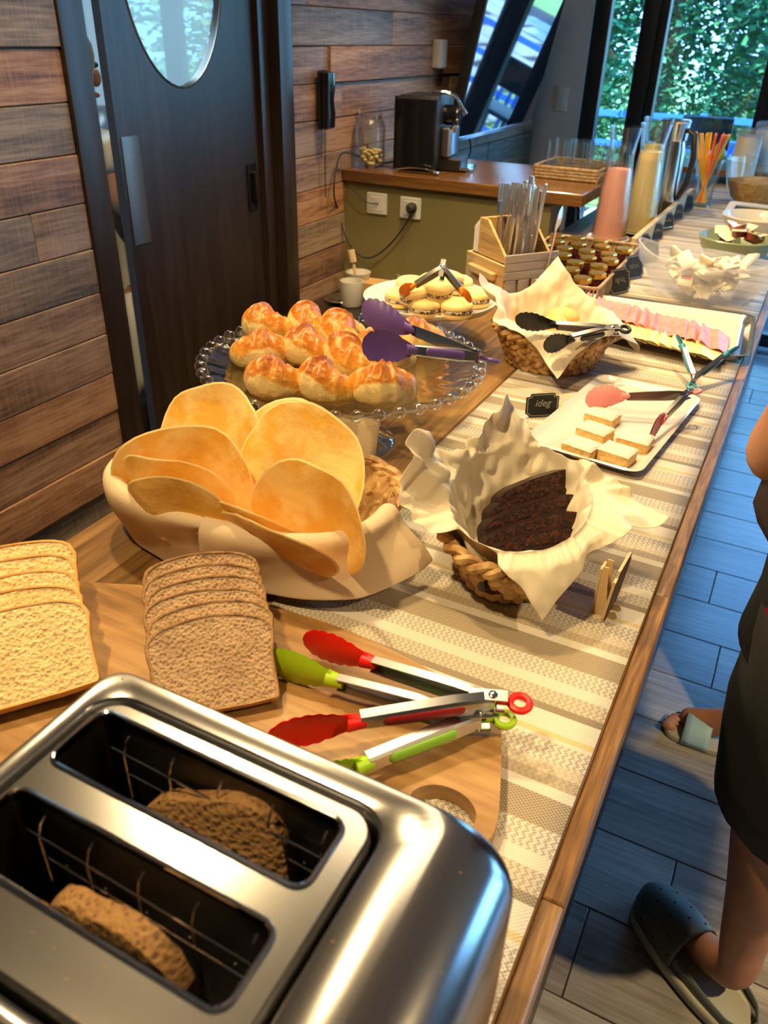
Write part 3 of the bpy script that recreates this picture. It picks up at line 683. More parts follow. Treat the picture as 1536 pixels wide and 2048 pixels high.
# red pair (on top) and lime pair (underneath)
tongs('red-headed serving tongs lying on the board beside the wholegrain bread', PZ(985, 1402, .985), PZ(602, 1282, .972), PZ(533, 1468, .985), (.1, -.1, 1), 'silicone_red', 'grip_red', w=.037, hl=.40)
tongs('lime-green serving tongs lying under the red pair on the board', PZ(955, 1440, .968), PZ(525, 1322, .970), PZ(590, 1580, .972), (.0, 0, 1), 'silicone_lime', 'grip_lime', w=.036, hl=.37)
# ------------------------------------------------------------------ woven baskets and paper liners
def basket(lab, cx, cy, rot, a0, b0, a1, b1, H, rows=5, z=None, knots=30, pw=2.0):
    th = thing('woven_basket', lab, 'basket', (cx, cy, z or ZR), rot)
    N = 48
    def se(t): return (abs(cos(t))**pw+abs(sin(t))**pw)**(-1/pw)
    def e(a, b_, zz, o=0): return [((a+o)*cos(2*pi*i/N)*se(2*pi*i/N), (b_+o)*sin(2*pi*i/N)*se(2*pi*i/N), zz) for i in range(N)]
    ob('body', B().loft([e(a0*.5, b0*.5, .002), e(a0, b0, .002), e(a1, b1, H), e(a1, b1, H, -.004), e(a0, b0, .008, -.004), e(a0*.4, b0*.4, .008)]), 'straw', th)
    rk = random.Random(int(cx*1000) & 255); b = B()
    for r in range(rows):
        f = (r+.5)/rows; a = a0+(a1-a0)*f; c = b0+(b1-b0)*f; zz = H*f*.96+.002; hh = H/rows*.62
        for k in range(knots):
            an = 2*pi*(k+.5*(r % 2))/knots; k0 = se(an); k1 = se(an+.02); p = Vector((a*cos(an)*k0, c*sin(an)*k0, zz)); tg = (Vector((a*cos(an+.02)*k1, c*sin(an+.02)*k1, zz))-p)/.02; L = tg.length*pi/knots*1.15; tg.normalize()
            tw = (1 if r % 2 else -1)*radians(rk.uniform(20, 38)); d = tg*cos(tw)+Vector((0, 0, 1))*sin(tw); nrm = tg.cross(Vector((0, 0, 1))); 
            m_ = Matrix((d, nrm, d.cross(nrm))).transposed().to_4x4(); m_.translation = p+nrm*.0015*0
            b.ell((0, 0, 0), (L*rk.uniform(.95, 1.2), .0050*rk.uniform(.8, 1.2), hh*rk.uniform(.85, 1.1)), 7, 5, m_)
    tag(ob('weave', b, 'straw', th, smooth=50), None, None, kind='stuff')
    b = B()
    for s_ in range(2):
        pts = [((a1+.003+.0045*cos(14*t+s_*pi))*cos(t)*se(t), (b1+.003+.0045*cos(14*t+s_*pi))*sin(t)*se(t), H+.0045*sin(14*t+s_*pi)) for t in [2*pi*i/150 for i in range(150)]]
        b.tube(pts, .0058, 7, closed=True)
    ob('rim', b, 'straw', th)
    return th
def liner(name, lab, cat, cx, cy, z, rot, a0, b0, a1, b1, H, s, phi, flare, m='parchment', N=40, wr=.004, seed=0, sy=None, off=(0, 0), lift=.0035, curl=0.02, crease=.0025):
    """square sheet pressed into an oval basket: flat bottom, up the wall, over the rim, then free at angle flare(theta)"""
    P = []; sy = sy or s
    for i in range(N+1):
        row = []
        for j in range(N+1):
            u, v = (i/N*2-1)*s, (j/N*2-1)*sy
            x, y = u*cos(phi)-v*sin(phi)+off[0], u*sin(phi)+v*cos(phi)+off[1]
            d = hypot(x, y)+1e-9; t = atan2(y, x)
            def rad(a, b_): return 1/sqrt((cos(t)/a)**2+(sin(t)/b_)**2)
            r0, r1 = rad(a0, b0)-.006, rad(a1, b1)-.008; r2 = rad(a1, b1)+.012; L = sqrt((r1-r0)**2+H*H)
            fold = wr*(sin(9*t+seed)+.7*sin(17*t+2.3*seed)+1.2*nz(x*30, y*30, seed))
            if d < r0: r, zz = d, lift+.0
            elif d < r0+L:
                f = (d-r0)/L; r = r0+(r1-r0)*f-abs(fold)*f; zz = lift+(H+.006)*f
            elif d < r0+L+.02:
                f = (d-r0-L)/.02; A = flare(t); tgt = r2 if A < .5 else r1+.004
                r = r1-abs(fold)*(1-f)+(tgt-r1)*f; zz = lift+H+.006+(.006*sin(pi*f) if A < .5 else .018*f)
            else:
                e = d-r0-L-.02; A = flare(t); ee = min(e, .03); A2 = A-curl*sin(e*40+t*5+seed)*6
                r = (r2 if A < .5 else r1+.004)+e*cos(A2)+fold*.8*min(1, e/.03)
                zz = lift+H+.006+e*sin(A2)+(.018 if A >= .5 else 0)+.5*wr*nz(x*50, y*50, seed+5)
            if d > r0:
                g = min(1, (d-r0)/.04)*crease; px_, py_ = u*15+seed, v*15; g *= max(.25, min(1, .6+1.1*cos(t-2.7)))
                r += g*((1-3.2*abs(nz(px_, py_, seed)))*.6+.5*(1-3*abs(nz(px_*2.1, py_*2.1, seed+3)))); zz += g*.5*(1-3*abs(nz(px_*1.3+5, py_*1.3, seed+7)))
                if d < r0+L+.02: r = min(r, r1+.003)
            row.append((r*cos(t), r*sin(t), max(zz, .002)))
        P.append(row)
    o = ob(name, B().grid(P), m, loc=(cx, cy, z), rz=rot); solid(o, .0007); sub(o, 1)
    return tag(o, lab, cat)
# flatbread basket
PB = (-.525, .702); pr = radians(4)
basket('round straw basket holding the stack of flatbreads', *PB, pr, .130, .085, .172, .116, .072, pw=2.9)
def drape(lab, cx, cy, rot, a1, b1, H, t0, t1, hang, inner=.045, m='paper', seed=0, flare=.012, n=48, z=None):
    """napkin folded over a basket rim between world angles t0 and t1; hang(f) is the length of its outer flap"""
    P = []
    for i in range(n+1):
        f = i/n; t = t0+(t1-t0)*f-rot; row = []
        R = (abs(cos(t)/a1)**2.9+abs(sin(t)/b1)**2.9)**(-1/2.9); fold = .0012*sin(t*7+seed)+.0035*(1-2*abs(nz(t*2.6, seed, 1)))
        L = hang(f)
        pts = [(-.050, -inner*1.1), (-.030, -inner*.85), (-.018, -inner*.45), (-.012, -.012), (-.008, .002), (.002, .0085), (.011, .007), (.0165, .0)]
        for k in range(1, 11): g = k/10; pts.append((.0165+flare(f)*g+.004*sin(g*4+t*3+seed), -L*g))
        for k, (dr, dz) in enumerate(pts):
            ff = fold*(min(1, max(0, (k-6)/6)) if k > 6 else -.6*min(1, (5-k)/4) if k < 5 else 0)
            r = R+dr+ff+.001*nz(f*9, k*.5, seed); row.append((r*cos(t), r*sin(t), H+dz+.0035*(k < 9)))
        P.append(row)
    o = ob('paper_napkin', B().grid(P), m, loc=(cx, cy, z or ZR), rz=rot, smooth=80); solid(o, .0007); sub(o, 1)
    return tag(o, lab, 'napkin')
RA = radians
drape('brown paper napkin folded over the left side of the flatbread basket', *PB, pr, .173, .117, .078, RA(160), RA(287), lambda f: .050+.026*min(1, f*2.2)-.018*max(0, f-.85)/.15 if .3 < .31 else .06, seed=2, flare=lambda f: -.020)
drape('brown paper napkin folded over the right front of the flatbread basket', *PB, pr, .176, .120, .080, RA(277), RA(362), lambda f: .074-.028*abs(f-.15), seed=5, flare=lambda f: -.012+.055*f*f)
npk = PY(722, 865, .86)
m = frame(PY(655, 930, .845), (1, .12, .0), (.10, -.9, .35))
o = ob('paper_napkin', B().grid([[(-.07+.0125*i, -.075+.0125*j, .0015*nz(i, j, 1, .3)) for i in range(12)] for j in range(13)]), 'paper', mw=m); solid(o, .0008)
tag(o, 'square brown paper napkin standing upright behind the flatbreads', 'napkin')
# flatbreads: centre pixel, depth plane y, radius, facing direction, roll
def flatbread(lab, c, r, nrm, roll=0, seed=0, bend=.006, sx=1.0):
    z = Vector(nrm).normalized(); x = Vector((1, 0, 0)); x = (x-x.dot(z)*z).normalized(); y = z.cross(x)
    m = Matrix((x, y, z)).transposed().to_4x4() @ Matrix.Rotation(roll, 4, 'Z'); m.translation = Vector(c)
    th = thing('flatbread', lab, 'flatbread', group='flatbreads in the basket', mw=m)
    N = 40; t = .0021
    def pt(i, k, sg):
        a = 2*pi*i/N; R = r*k/8*(1+.09*nz(cos(a)*1.5, sin(a)*1.5, seed*3.1)); xx, yy = R*cos(a)*sx, R*sin(a)
        zz = bend*(xx/(r*sx))**2*2.2-bend+.5*bend*sin(xx/r*2.6+seed)+r*.20*nz(xx*15, yy*11, seed*1.7)+.0012*nz(xx*70, yy*70, seed)
        return (xx, yy, zz+sg*t*(1 if k < 8 else .55))
    rows = [[pt(i, k, -1) for i in range(N)] for k in range(1, 9)]
    rows2 = [[pt(i, k, 1) for i in range(N)] for k in range(1, 9)]
    b = B(); b.loft(list(reversed(rows2)), c0=False, c1=True); ob('top_face', b, 'flatbread', th)
    b = B(); b.loft(rows, c0=True, c1=False); ob('under_face', b, 'flatbread', th)
    ob('edge', B().grid([rows[-1], [pt(i, 8.25, 0) for i in range(N)], rows2[-1]], cu=True), 'flatbread_edge', th)
    return th
FB = [('large round flatbread standing at the back of the basket', (425, 893), .080, (.12, -1, .30), 1, .004, 1.0),
      ('large flatbread whose rim peeks over the biggest one', (575, 935), .082, (-.10, -1, .35), 2, .006, 1.06),
      ('biggest flatbread, broad face to the front right of the basket', (596, 957), .088, (-.10, -1, .40), 3, .005, 1.0),
      ('flatbread leaning at the upper left with a high pointed edge', (378, 960), .066, (.30, -.9, .12), 4, .012, 1.30),
      ('thin flatbread at the far left edge of the basket', (342, 982), .052, (.12, -.9, -.10), 5, -.006, 1.50),
      ('flatbread low at the left, front of its row', (362, 1028), .052, (.08, -.9, -.15), 6, -.006, 1.50),
      ('curled flatbread at the right, behind the front one', (620, 1040), .062, (-.15, -.95, .05), 7, .012, 1.35),
      ('narrow folded flatbread between the left and right rows', (492, 1058), .046, (-.0, -.9, -.35), 8, -.006, 1.55),
      ('flatbread lying frontmost over the basket rim', (548, 1092), .046, (-.05, -.9, -.45), 9, -.005, 1.75)]
for lab, q, r, nrm, seed, bend, sx in FB:
    nz_ = Vector(nrm).normalized().z; zc = ZR+.018+r*sqrt(1-nz_**2)
    if seed > 4: zc += .012
    flatbread(lab, PZ(*q, zc), r, nrm, 0, seed, bend, sx)
# ------------------------------------------------------------------ chocolate loaf basket
CB = (-.218, .800); cr_ = radians(8)
basket('small oval straw basket holding the dark chocolate cake', *CB, cr_, .060, .090, .085, .125, .066, knots=26)
def fl_c(t):      # paper stands up at the back and left, folds over at the front
    t = (t+2*pi) % (2*pi)
    if t < radians(48): return -.25
    if t < radians(172): return 1.25
    if t < radians(215): return 1.0
    if t < radians(235): return -.3
    if t < radians(340): return -1.15
    return -.35
def smoothf(f, w_=.22): return lambda t: sum(f(t+w_*(k-2)/2) for k in range(5))/5
liner('baking_parchment', 'crumpled parchment standing up around the chocolate cake', 'baking paper', *CB, ZR, cr_, .060, .090, .086, .126, .068, .166, radians(-23), smoothf(fl_c), 'parchment', N=72, wr=.004, crease=.011, seed=4, lift=.010, curl=.03)
# slices
def cake_slice(lab, mw, L, h, t, seed):
    th = thing('chocolate_cake_slice', lab, 'cake', group='chocolate cake slices', mw=mw)
    o = chaikin([(-L/2, 0), (L/2, 0), (L/2, h*.72), (L*.40, h*.96), (L*.1, h*1.03), (-L*.25, h), (-L*.44, h*.90), (-L/2, h*.66)], 2)
    N = 9; cx, cy = 0, h*.5
    for z, sg in ((t, 1), (0, -1)):
        rings = []
        for k in range(N):
            f = 1-k/N
            rings.append([((x)*f, cy+(y-cy)*f, z+sg*.0016*nz(x*f*170+seed*7, y*f*170, seed)*(1 if k else .3)) for x, y in o])
        ob('crumb', B().loft(rings, c0=False), 'cake_crumb', th, smooth=50)
    rings = []
    for z in (0, .33*t, .66*t, t):
        rings.append([(x*(1+.008*sin(pi*z/t))+.001*nz(x*150, y*150, z*200+seed), y+.0012*nz(x*150, y*150, z*200+5+seed), z) for x, y in o])
    ob('crust', B().grid(rings, cu=True), 'cake_crust', th)
CS = [((945, 1128), (1138, 1078), .982), ((942, 1098), (1138, 1042), .986), ((945, 1070), (1150, 1010), .990), ((945, 1040), (1143, 976), .995), ((955, 1012), (1115, 956), 1.000), ((972, 985), (1152, 925), 1.008)]
wd = ['frontmost', 'second from the front', 'third from the front', 'fourth from the front', 'second from the back, slightly shorter', 'rearmost, sticking up at the right']
for i, (a, c, z) in enumerate(CS):
    A, C_ = PZ(*a, z), PZ(*c, z); ax = (C_-A).normalized(); mid = (A+C_)/2
    back = Vector((-ax.y, ax.x, 0)).normalized(); a_ = radians(64)
    yv = back*cos(a_)*.9+Vector((0, 0, 1))*sin(a_); yv.normalize(); zv = ax.cross(yv); h = .040
    m = Matrix((ax, yv, zv)).transposed().to_4x4(); m.translation = mid-yv*h
    cake_slice('chocolate cake slice, %s in the basket' % wd[i], m, (C_-A).length*.97, h, .0165, i)
# ------------------------------------------------------------------ price / name signs
def tagshape(w, h, c=.12): return [(-w/2, h*c*1.2), (-w/2+w*c*.4, h*c), (-w/2+w*c, 0), (w/2-w*c, 0), (w/2-w*c*.4, h*c), (w/2, h*c*1.2), (w/2, h-h*c*1.2), (w/2-w*c, h-h*c), (w/2-w*c*1.2, h), (-w/2+w*c*1.2, h), (-w/2+w*c, h-h*c), (-w/2, h-h*c*1.2)]
def sign(lab, mw, w=.05, h=.034, text=None, grp=None, t=.0022, edge='burnt_edge'):
    th = thing('name_sign', lab, 'sign', mw=mw, group=grp)
    rot = Matrix.Rotation(pi/2, 4, 'X')
    o = tagshape(w, h)
    bd_ = ob('board', B().prism(o, 0, t, rot), 'chalkboard', th)
    ob('border', B().holes([(x*.93, h/2+(y-h/2)*.92) for x, y in o], [[(x*.89, h/2+(y-h/2)*.87) for x, y in o]], t, t+.0002, rot), 'chalk', bd_)
    ob('backing', B().prism([(x*.985, h/2+(y-h/2)*.985) for x, y in o], -.0016, 0, rot), 'ply', th)
    if text:
        cu = bpy.data.curves.new('lettering', 'FONT'); cu.body = text; cu.size = h*.42; cu.extrude = .0002; cu.align_x = 'CENTER'; cu.align_y = 'CENTER'; cu.shear = .25
        cu.materials.append(MATS['chalk']); tmp = bpy.data.objects.new('tmp', cu); me_ = bpy.data.meshes.new_from_object(tmp); bpy.data.objects.remove(tmp); to = bpy.data.objects.new('lettering', me_); S.collection.objects.link(to); to.parent = bd_
        to.matrix_local = rot @ Matrix.Translation((0, h*.58, t+.0002))
    else:
        b = B(); r = random.Random(hash(lab) % 99)
        pts = [(-w*.26+w*.52*i/16, h*.55+h*.09*sin(i*1.9+r.random())*(1 if i % 5 else 2), t+.0003) for i in range(17)]
        b.tube(pts, .00035, 4, rot); ob('lettering', b, 'chalk', bd_)
    ob('leg', B().prism([(0, 0), (h*.45, 0), (h*.12, h*.35), (h*.03, h*.8), (0, h*.8)], -.0008, .0008, T(0, .0016, 0, rz=0) @ Matrix(((0, 0, 1, 0), (1, 0, 0, 0), (0, 1, 0, 0), (0, 0, 0, 1)))), 'ply', th)
    return th
# plywood sign seen edge-on in front of the basket
sg = thing('sign_stand', 'small plywood name sign seen edge-on in front of the chocolate cake basket', 'sign', tuple(PZ(1205, 1222, ZR)))
p0 = PZ(1205, 1222, ZR); e = Vector((.97, -.05, 0)).normalized()
sd = Vector((-e.y, e.x, 0))
H = .064
mA = Matrix((e, Vector((0, 0, 1)), e.cross(Vector((0, 0, 1))))).transposed().to_4x4()
prof = [(-.010, 0), (-.007, 0), (.004, .0), (.016, -.0), (.019, .004), (.0155, .010), (.010, .0085), (.004, .020), (.001, .040), (-.001, H), (-.007, H), (-.008, H-.003)]
ob('foot', B().prism([(x, y) for x, y in prof], -.009, -.0075, mA), 'ply', sg)
ob('foot', B().prism([(x, y) for x, y in prof], .0075, .009, mA), 'ply', sg)
mB = Matrix((sd, Vector((0, 0, 1)), sd.cross(Vector((0, 0, 1))))).transposed().to_4x4()
ob('panel', B().prism(tagshape(.060, .070), -.0015, .0015, T(e.x*.006, e.y*.006, .003) @ mB @ T(0, 0, 0, rx=.09)), 'ply', sg)
ob('panel_face', B().prism(tagshape(.059, .069), .0015, .0024, T(e.x*.006, e.y*.006, .003) @ mB @ T(0, 0, 0, rx=.09)), 'burnt_edge', sg)
ob('panel', B().box(-.0012, .0012, -.002, .06, -.009, .009, T(-e.x*.009, -e.y*.009, .0) @ mA), 'ply', sg)
# ------------------------------------------------------------------ croissant stand
SC = (-.570, .989)
st = thing('glass_cake_stand', 'clear glass pedestal cake stand with a beaded scalloped rim', 'cake stand', (*SC, .9302))
ob('foot', B().lathe([(.082, 0), (.083, .003), (.080, .006), (.060, .010), (.040, .016), (.024, .026), (.017, .040), (.021, .052), (.016, .062), (.019, .075), (.028, .088), (.040, .108), (.030, .112), (.0, .112)][:-1], 40), 'stand_glass', st, smooth=60)
n = 96
def wb(f, i): return 1+(.018*cos(f*2*pi*32) if i in (3, 4, 5, 6) else 0)
ob('plate', B().lathe([(.03, .113), (.120, .114), (.172, .117), (.196, .126), (.206, .131), (.208, .136), (.196, .1335), (.170, .1235), (.118, .1195), (.03, .119)], 192, wob=wb), 'stand_glass', st, smooth=60)
b = B()
for k in range(46):
    a = 2*pi*k/46; b.ell((.2075*cos(a), .2075*sin(a), .134), (.0098, .0098, .0085), 10, 7)
tag(ob('beaded_rim', b, 'stand_glass', st, smooth=80), None, None, kind='stuff')
def croissant_mesh():
    N = 48; rows = []
    for i in range(N+1):
        f = i/N; a = radians(-112+224*f); s = 1-abs(2*f-1)
        R = .0270*(1-.05*abs(2*f-1)); rad = .0065+.0190*s**.8
        stp = (abs(2*f-1)*4.4+.3) % 1; rad *= 1+.12*(1-stp)-.06
        c = Vector((R*sin(a), R*cos(a)-.006, 0)); d = Vector((sin(a), cos(a), 0))
        row = []
        for j in range(16):
            t = 2*pi*j/16; h = rad*1.22*sin(t); h = max(h, -rad*.72)
            rr = max(rad*cos(t), -(R-.004)); k = 1+.05*nz(f*9, cos(t)*2, sin(t)*2)+.03*nz(f*28, cos(t)*6, sin(t)*6)
            row.append(tuple(c+d*rr*k+Vector((0, 0, (h+rad*.72)*k))))
        rows.append(row)
    return B().loft(rows)
cm = [None]
def croissant(lab, x, y, z, rz, s=1.0, rx=0, ry=0):
    th = thing('croissant', lab, 'croissant', group='croissants on the glass stand', mw=T(x, y, z, rx, ry, rz, s))
    o = ob('crust', cm[0] or croissant_mesh(), 'croissant_crust', th, smooth=70); cm[0] = o.data
    if not o.modifiers: sub(o, 1)
zp = 1.0505
CR = [((545, 640), 20, 'rear left'), ((640, 640), -10, 'rear row, second from the left'), ((708, 660), -35, 'middle rear, beside the purple tongs'), ((835, 665), 40, 'far right, beneath the purple tongs'),
      ((522, 690), 65, 'left edge of the stand'), ((632, 690), 8, 'centre of the pile'), ((722, 706), -25, 'under the purple tong heads'), ((560, 745), 30, 'front left'), ((667, 752), 5, 'front middle'), ((765, 757), 50, 'front right with a browned horn'),
      ((775, 690), 15, 'behind the lower tong head')]
for i, (q, rz, lab) in enumerate(CR):
    p = PZ(*q, 1.075); croissant('golden croissant, '+lab, p.x, p.y, zp+(.0 if i not in (5,) else .004), radians(rz+180-25), 1.24 if i < 9 else 1.28)
q1 = PZ(860, 690, 1.062)
tongs('purple-headed serving tongs resting across the croissants', PZ(955, 713, 1.098), PZ(722, 618, 1.150), PZ(722, 690, 1.128), (-.1, .25, .93), 'silicone_purple', 'silicone_purple', w=.042, hl=.44, rs=.95)
# ------------------------------------------------------------------ white stand with alfajores
WS = (-.652, 1.495)
st = thing('white_cake_stand', 'white china pedestal stand behind the croissants', 'cake stand', (*WS, .9302))
ob('pedestal', B().lathe([(.06, 0), (.062, .004), (.05, .012), (.025, .03), (.022, .055), (.04, .078), (.03, .08)], 32), 'white_china', st)
ob('plate', B().lathe([(.02, .076), (.10, .077), (.132, .081), (.138, .088), (.138, .093), (.134, .094), (.129, .089), (.10, .0865), (.02, .0865)], 64), 'white_china', st, smooth=50)
def alfajor_parts():
    r = .0325
    lo = B().lathe([(r*.80, 0), (r*.97, .003), (r, .007), (r*.98, .0105), (r*.9, .0115)], 28)
    mid = B().lathe([(r*.93, .0112), (r*1.0, .0125), (r*1.01, .0165), (r*.93, .0178)], 40, wob=lambda f, i: 1+.02*sin(f*90)+.015*sin(f*151))
    up = B().lathe([(r*.9, .0176), (r*.98, .0186), (r*1.0, .0225), (r*.93, .028), (r*.72, .0322), (r*.4, .0345), (r*.1, .035)], 28)
    return lo, mid, up
AP = [None]*3
def alfajor(lab, m):
    th = thing('sandwich_cookie', lab, 'cookie', group='sandwich cookies on the white stand', mw=m)
    P = alfajor_parts() if AP[0] is None else AP
    for i, (nm, ma) in enumerate((('lower_cookie', 'alfajor'), ('coconut_filling', 'coconut'), ('upper_cookie', 'alfajor'))):
        o = ob(nm, P[i], ma, th); AP[i] = o.data
za = .9302+.0868
for (q, zz, rx, ry, lab) in [((802, 596), 0, 0, 0, 'left front'), ((850, 615), 0, 0, .0, 'front centre'), ((912, 618), 0, 0, 0, 'front right'), ((948, 596), 0, 0, 0, 'right edge'), ((822, 572), 0, 0, 0, 'rear left'), ((915, 570), 0, 0, 0, 'rear right'), ((868, 566), 0, 0, 0, 'rear centre')]:
    p = PZ(*q, za+.015); alfajor('pale cookie with a coconut edge, '+lab+' on the plate', T(p.x, p.y, za, rx, ry, 1.3))
for (q, zz, rx, ry, lab) in [((834, 584), .026, .35, -.2, 'left of the top'), ((872, 577), .034, .30, .1, 'centre of the top'), ((893, 563), .034, -.25, .2, 'far side of the top')]:
    p = PZ(*q, za+zz+.012); alfajor('pale cookie with a coconut edge, tilted at '+lab, T(p.x, p.y, za+zz, rx, ry, .4))
tongs('orange-tipped tongs spread over the cookies', PZ(886, 536, 1.112), PZ(800, 588, 1.062), PZ(940, 602, 1.062), (.1, -.55, .75), 'silicone_orange', None, w=.030, hl=.36, ring=False, rs=.9)
# ------------------------------------------------------------------ basket with black tongs
KB = (-.388, 1.505); kr = radians(15)
basket('round straw basket lined with paper and holding rolls', *KB, kr, .085, .085, .112, .108, .070, knots=26)
def fl_k(t):
    t = (t+2*pi) % (2*pi)
    if radians(40) < t < radians(170): return 1.15
    if radians(170) <= t < radians(215): return .9
    return -1.0
liner('baking_parchment', 'parchment lining the basket under the black tongs', 'baking paper', *KB, ZR, kr, .085, .085, .112, .108, .072, .178, radians(-40), smoothf(fl_k), 'parchment', N=48, wr=.005, seed=9, lift=.010)
for i, (q, rz) in enumerate([((1025, 690), 0), ((1120, 695), 1), ((1075, 680), 2), ((1075, 665), .5)]):
    p = Vector((KB[0]+(-.045, .045, 0, .0)[i], KB[1]+(-.03, -.02, .0, .05)[i], 0))
    tag(ob('bread_roll', B().ell((0, 0, 0), (.034, .025, .021), 18, 10), 'bun', loc=(p.x, p.y, 1.0+.002*i), rz=rz), ['small glossy roll at the left of the lined basket', 'small glossy roll at the right of the lined basket, under the tong tip', 'small roll in the middle of the lined basket', 'small roll at the back of the lined basket'][i], 'bread roll', 'rolls in the lined basket')
tongs('black serving tongs across the lined basket', PZ(1225, 660, 1.035), PZ(1030, 643, 1.045), PZ(1085, 690, 1.018), (.0, -.45, .9), 'silicone_black', 'silicone_black', w=.040, hl=.42)
# ------------------------------------------------------------------ plate of lemon bars
pm_ = T(-.200, 1.268, ZR, rz=radians(-6))
pw, pd = .095, .178
pl = ob('serving_plate', B().loft([rrect(-pw*.8, pw*.8, -pd*.88, pd*.88, .02, 0), rrect(-pw*.85, pw*.85, -pd*.92, pd*.92, .02, .002), rrect(-pw, pw, -pd, pd, .022, .013), rrect(-pw+.004, pw-.004, -pd+.004, pd-.004, .02, .0145), rrect(-pw+.012, pw-.012, -pd+.012, pd-.012, .016, .009), rrect(-pw+.02, pw-.02, -pd+.02, pd-.02, .014, .006)]), 'white_china', mw=pm_, smooth=28)
tag(pl, 'white rectangular plate under the powdered bars', 'plate')
def bar(lab, m, seed):
    th = thing('powdered_bar', lab, 'pastry', group='powdered bars on the white plate', mw=m)
    w, d, h = .025, .019, .019
    b = B(); rows = []
    for z in (0, .004, .008, .012, .016):
        rows.append([(x*(1+.02*nz(x*90, y*90, z*300+seed))+.0012*nz(y*200, z*200, seed), y+.0015*nz(x*220, z*220, seed+3), z) for x, y in dense(rrect(-w, w, -d, d, .002, n=1), 4)])
    ob('body', b.loft(rows), 'shortcake', th, smooth=50)
    t = B().grid([[((i/14*2-1)*(w+.0006)*(1 if 0 < i < 14 else .985), (j/12*2-1)*(d+.0006), .0158+(.0035+.0012*nz(i*.7, j*.7, seed))*(1 if 0 < i < 14 and 0 < j < 12 else .15)) for i in range(15)] for j in range(13)])
    o = ob('sugar_topping', t, 'powder_sugar', th, smooth=60)
    return th
def dense(P, k): return [(a[0]+(b_[0]-a[0])*i/k, a[1]+(b_[1]-a[1])*i/k) for a, b_ in zip(P, P[1:]+P[:1]) for i in range(k)]
for i, (q, rz, lab) in enumerate([((1205, 832), -.10, 'rearmost'), ((1190, 862), -.16, 'behind the left front one'), ((1163, 893), -.12, 'left front, partly behind the paper'), ((1235, 905), -.10, 'front right'), ((1270, 880), .02, 'under the pink tong tip')]):
    p = PZ(*q, ZR+.018); bar('bar dusted with powdered sugar, '+lab, T(p.x, p.y, ZR+.0065, rz=rz-.1, s=1.0), i)
tongs('pink-headed tongs resting on the white plate', PZ(1372, 790, .985), PZ(1172, 795, .972), PZ(1296, 868, .955), (.05, .30, .92), 'silicone_pink', None, w=.038, hl=.42, rs=.85)
sg_ = PZ(1078, 828, ZR+.004); sign('black tag sign lettered in chalk behind the parchment', T(sg_.x+.004, sg_.y, ZR+.001, rx=-.12, rz=radians(38)), w=.058, h=.040, text='ideg')
# ------------------------------------------------------------------ ham and cheese tray
TR = T(-.248, 1.822, ZR, rz=radians(3)); tw, td = .205, .158
tr = thing('metal_tray', 'rectangular metal tray with the ham and cheese plate', 'tray', mw=TR)
ob('pan', B().loft([rrect(-tw+.02, tw-.02, -td+.02, td-.02, .02, .0), rrect(-tw+.014, tw-.014, -td+.014, td-.014, .022, .002), rrect(-tw+.006, tw-.006, -td+.006, td-.006, .026, .016), rrect(-tw, tw, -td, td, .03, .018), rrect(-tw, tw, -td, td, .03, .0195), rrect(-tw+.008, tw-.008, -td+.008, td-.008, .025, .0175), rrect(-tw+.018, tw-.018, -td+.018, td-.018, .02, .0035)]), 'steel', tr, smooth=28)
pl = ob('china_platter', B().loft([rrect(-tw+.045, tw-.045, -td+.04, td-.04, .01, .0), rrect(-tw+.026, tw-.026, -td+.024, td-.024, .016, .017), rrect(-tw+.029, tw-.029, -td+.027, td-.027, .014, .0185), rrect(-tw+.036, tw-.036, -td+.034, td-.034, .012, .013)]), 'white_china', mw=TR @ T(0, 0, .0038), smooth=28)
tag(pl, 'white rectangular platter inside the metal tray', 'platter')
def cold_slice(name, lab, grp, m, w, d, col, seed, waves):
    P = []
    for i in range(19):
        f = i/18; x = (f-.5)*w
        P.append([(x*(1+.03*nz(j, seed)), (j/8-.5)*d+.004*nz(i*.5, seed), .0015+waves*(.5+.5*sin(f*2*pi*1.6+seed*1.3+j*.18))*(.4+.6*(1-f))+.014*(1-f)) for j in range(9)])
    o = ob(name, B().grid(P), col, mw=m, smooth=80); solid(o, .0014); sub(o, 1); return tag(o, lab, 'cold cut' if name == 'ham_slice' else 'cheese', grp)
ordn = ['first', 'second', 'third', 'fourth', 'fifth', 'sixth', 'seventh', 'eighth', 'ninth', 'tenth', 'eleventh', 'twelfth']
for i in range(11):
    f = i/10; p = PZ(1190+(1428-1190)*f, 613+(678-613)*f, ZR+.03)
    cold_slice('ham_slice', 'folded pink ham slice, %s from the left in its row' % ordn[i], 'ham slices', T(p.x, p.y, ZR+.019, rz=radians(4)), .060, .125, 'ham', i, .010)
for i in range(9):
    f = i/8; p = PZ(1225+(1415-1225)*f, 661+(710-661)*f, ZR+.02)
    cold_slice('cheese_slice', 'pale yellow cheese slice, %s from the left in its row' % ordn[i], 'cheese slices', T(p.x, p.y, ZR+.0185, rz=radians(4)), .054, .080, 'cheese', i, .003)
tongs('teal tongs standing open at the tray corner', PZ(1388, 758, .955), PZ(1357, 668, 1.00), PZ(1476, 690, .995), (.1, -.75, .60), 'silicone_teal', 'silicone_teal', w=.020, hl=.34, rs=.9)
# ------------------------------------------------------------------ cutlery caddy
C0 = Vector((-.606, 1.812, .9302)); ax_ = Vector((-.80, .60, 0)); bx_ = Vector((.60, .80, 0))
cd_ = thing('cutlery_caddy', 'slatted wooden house-shaped caddy filled with cutlery', 'cutlery caddy', tuple(C0), mw=Matrix.Translation(C0) @ Matrix((ax_, bx_, Vector((0, 0, 1)))).transposed().to_4x4())
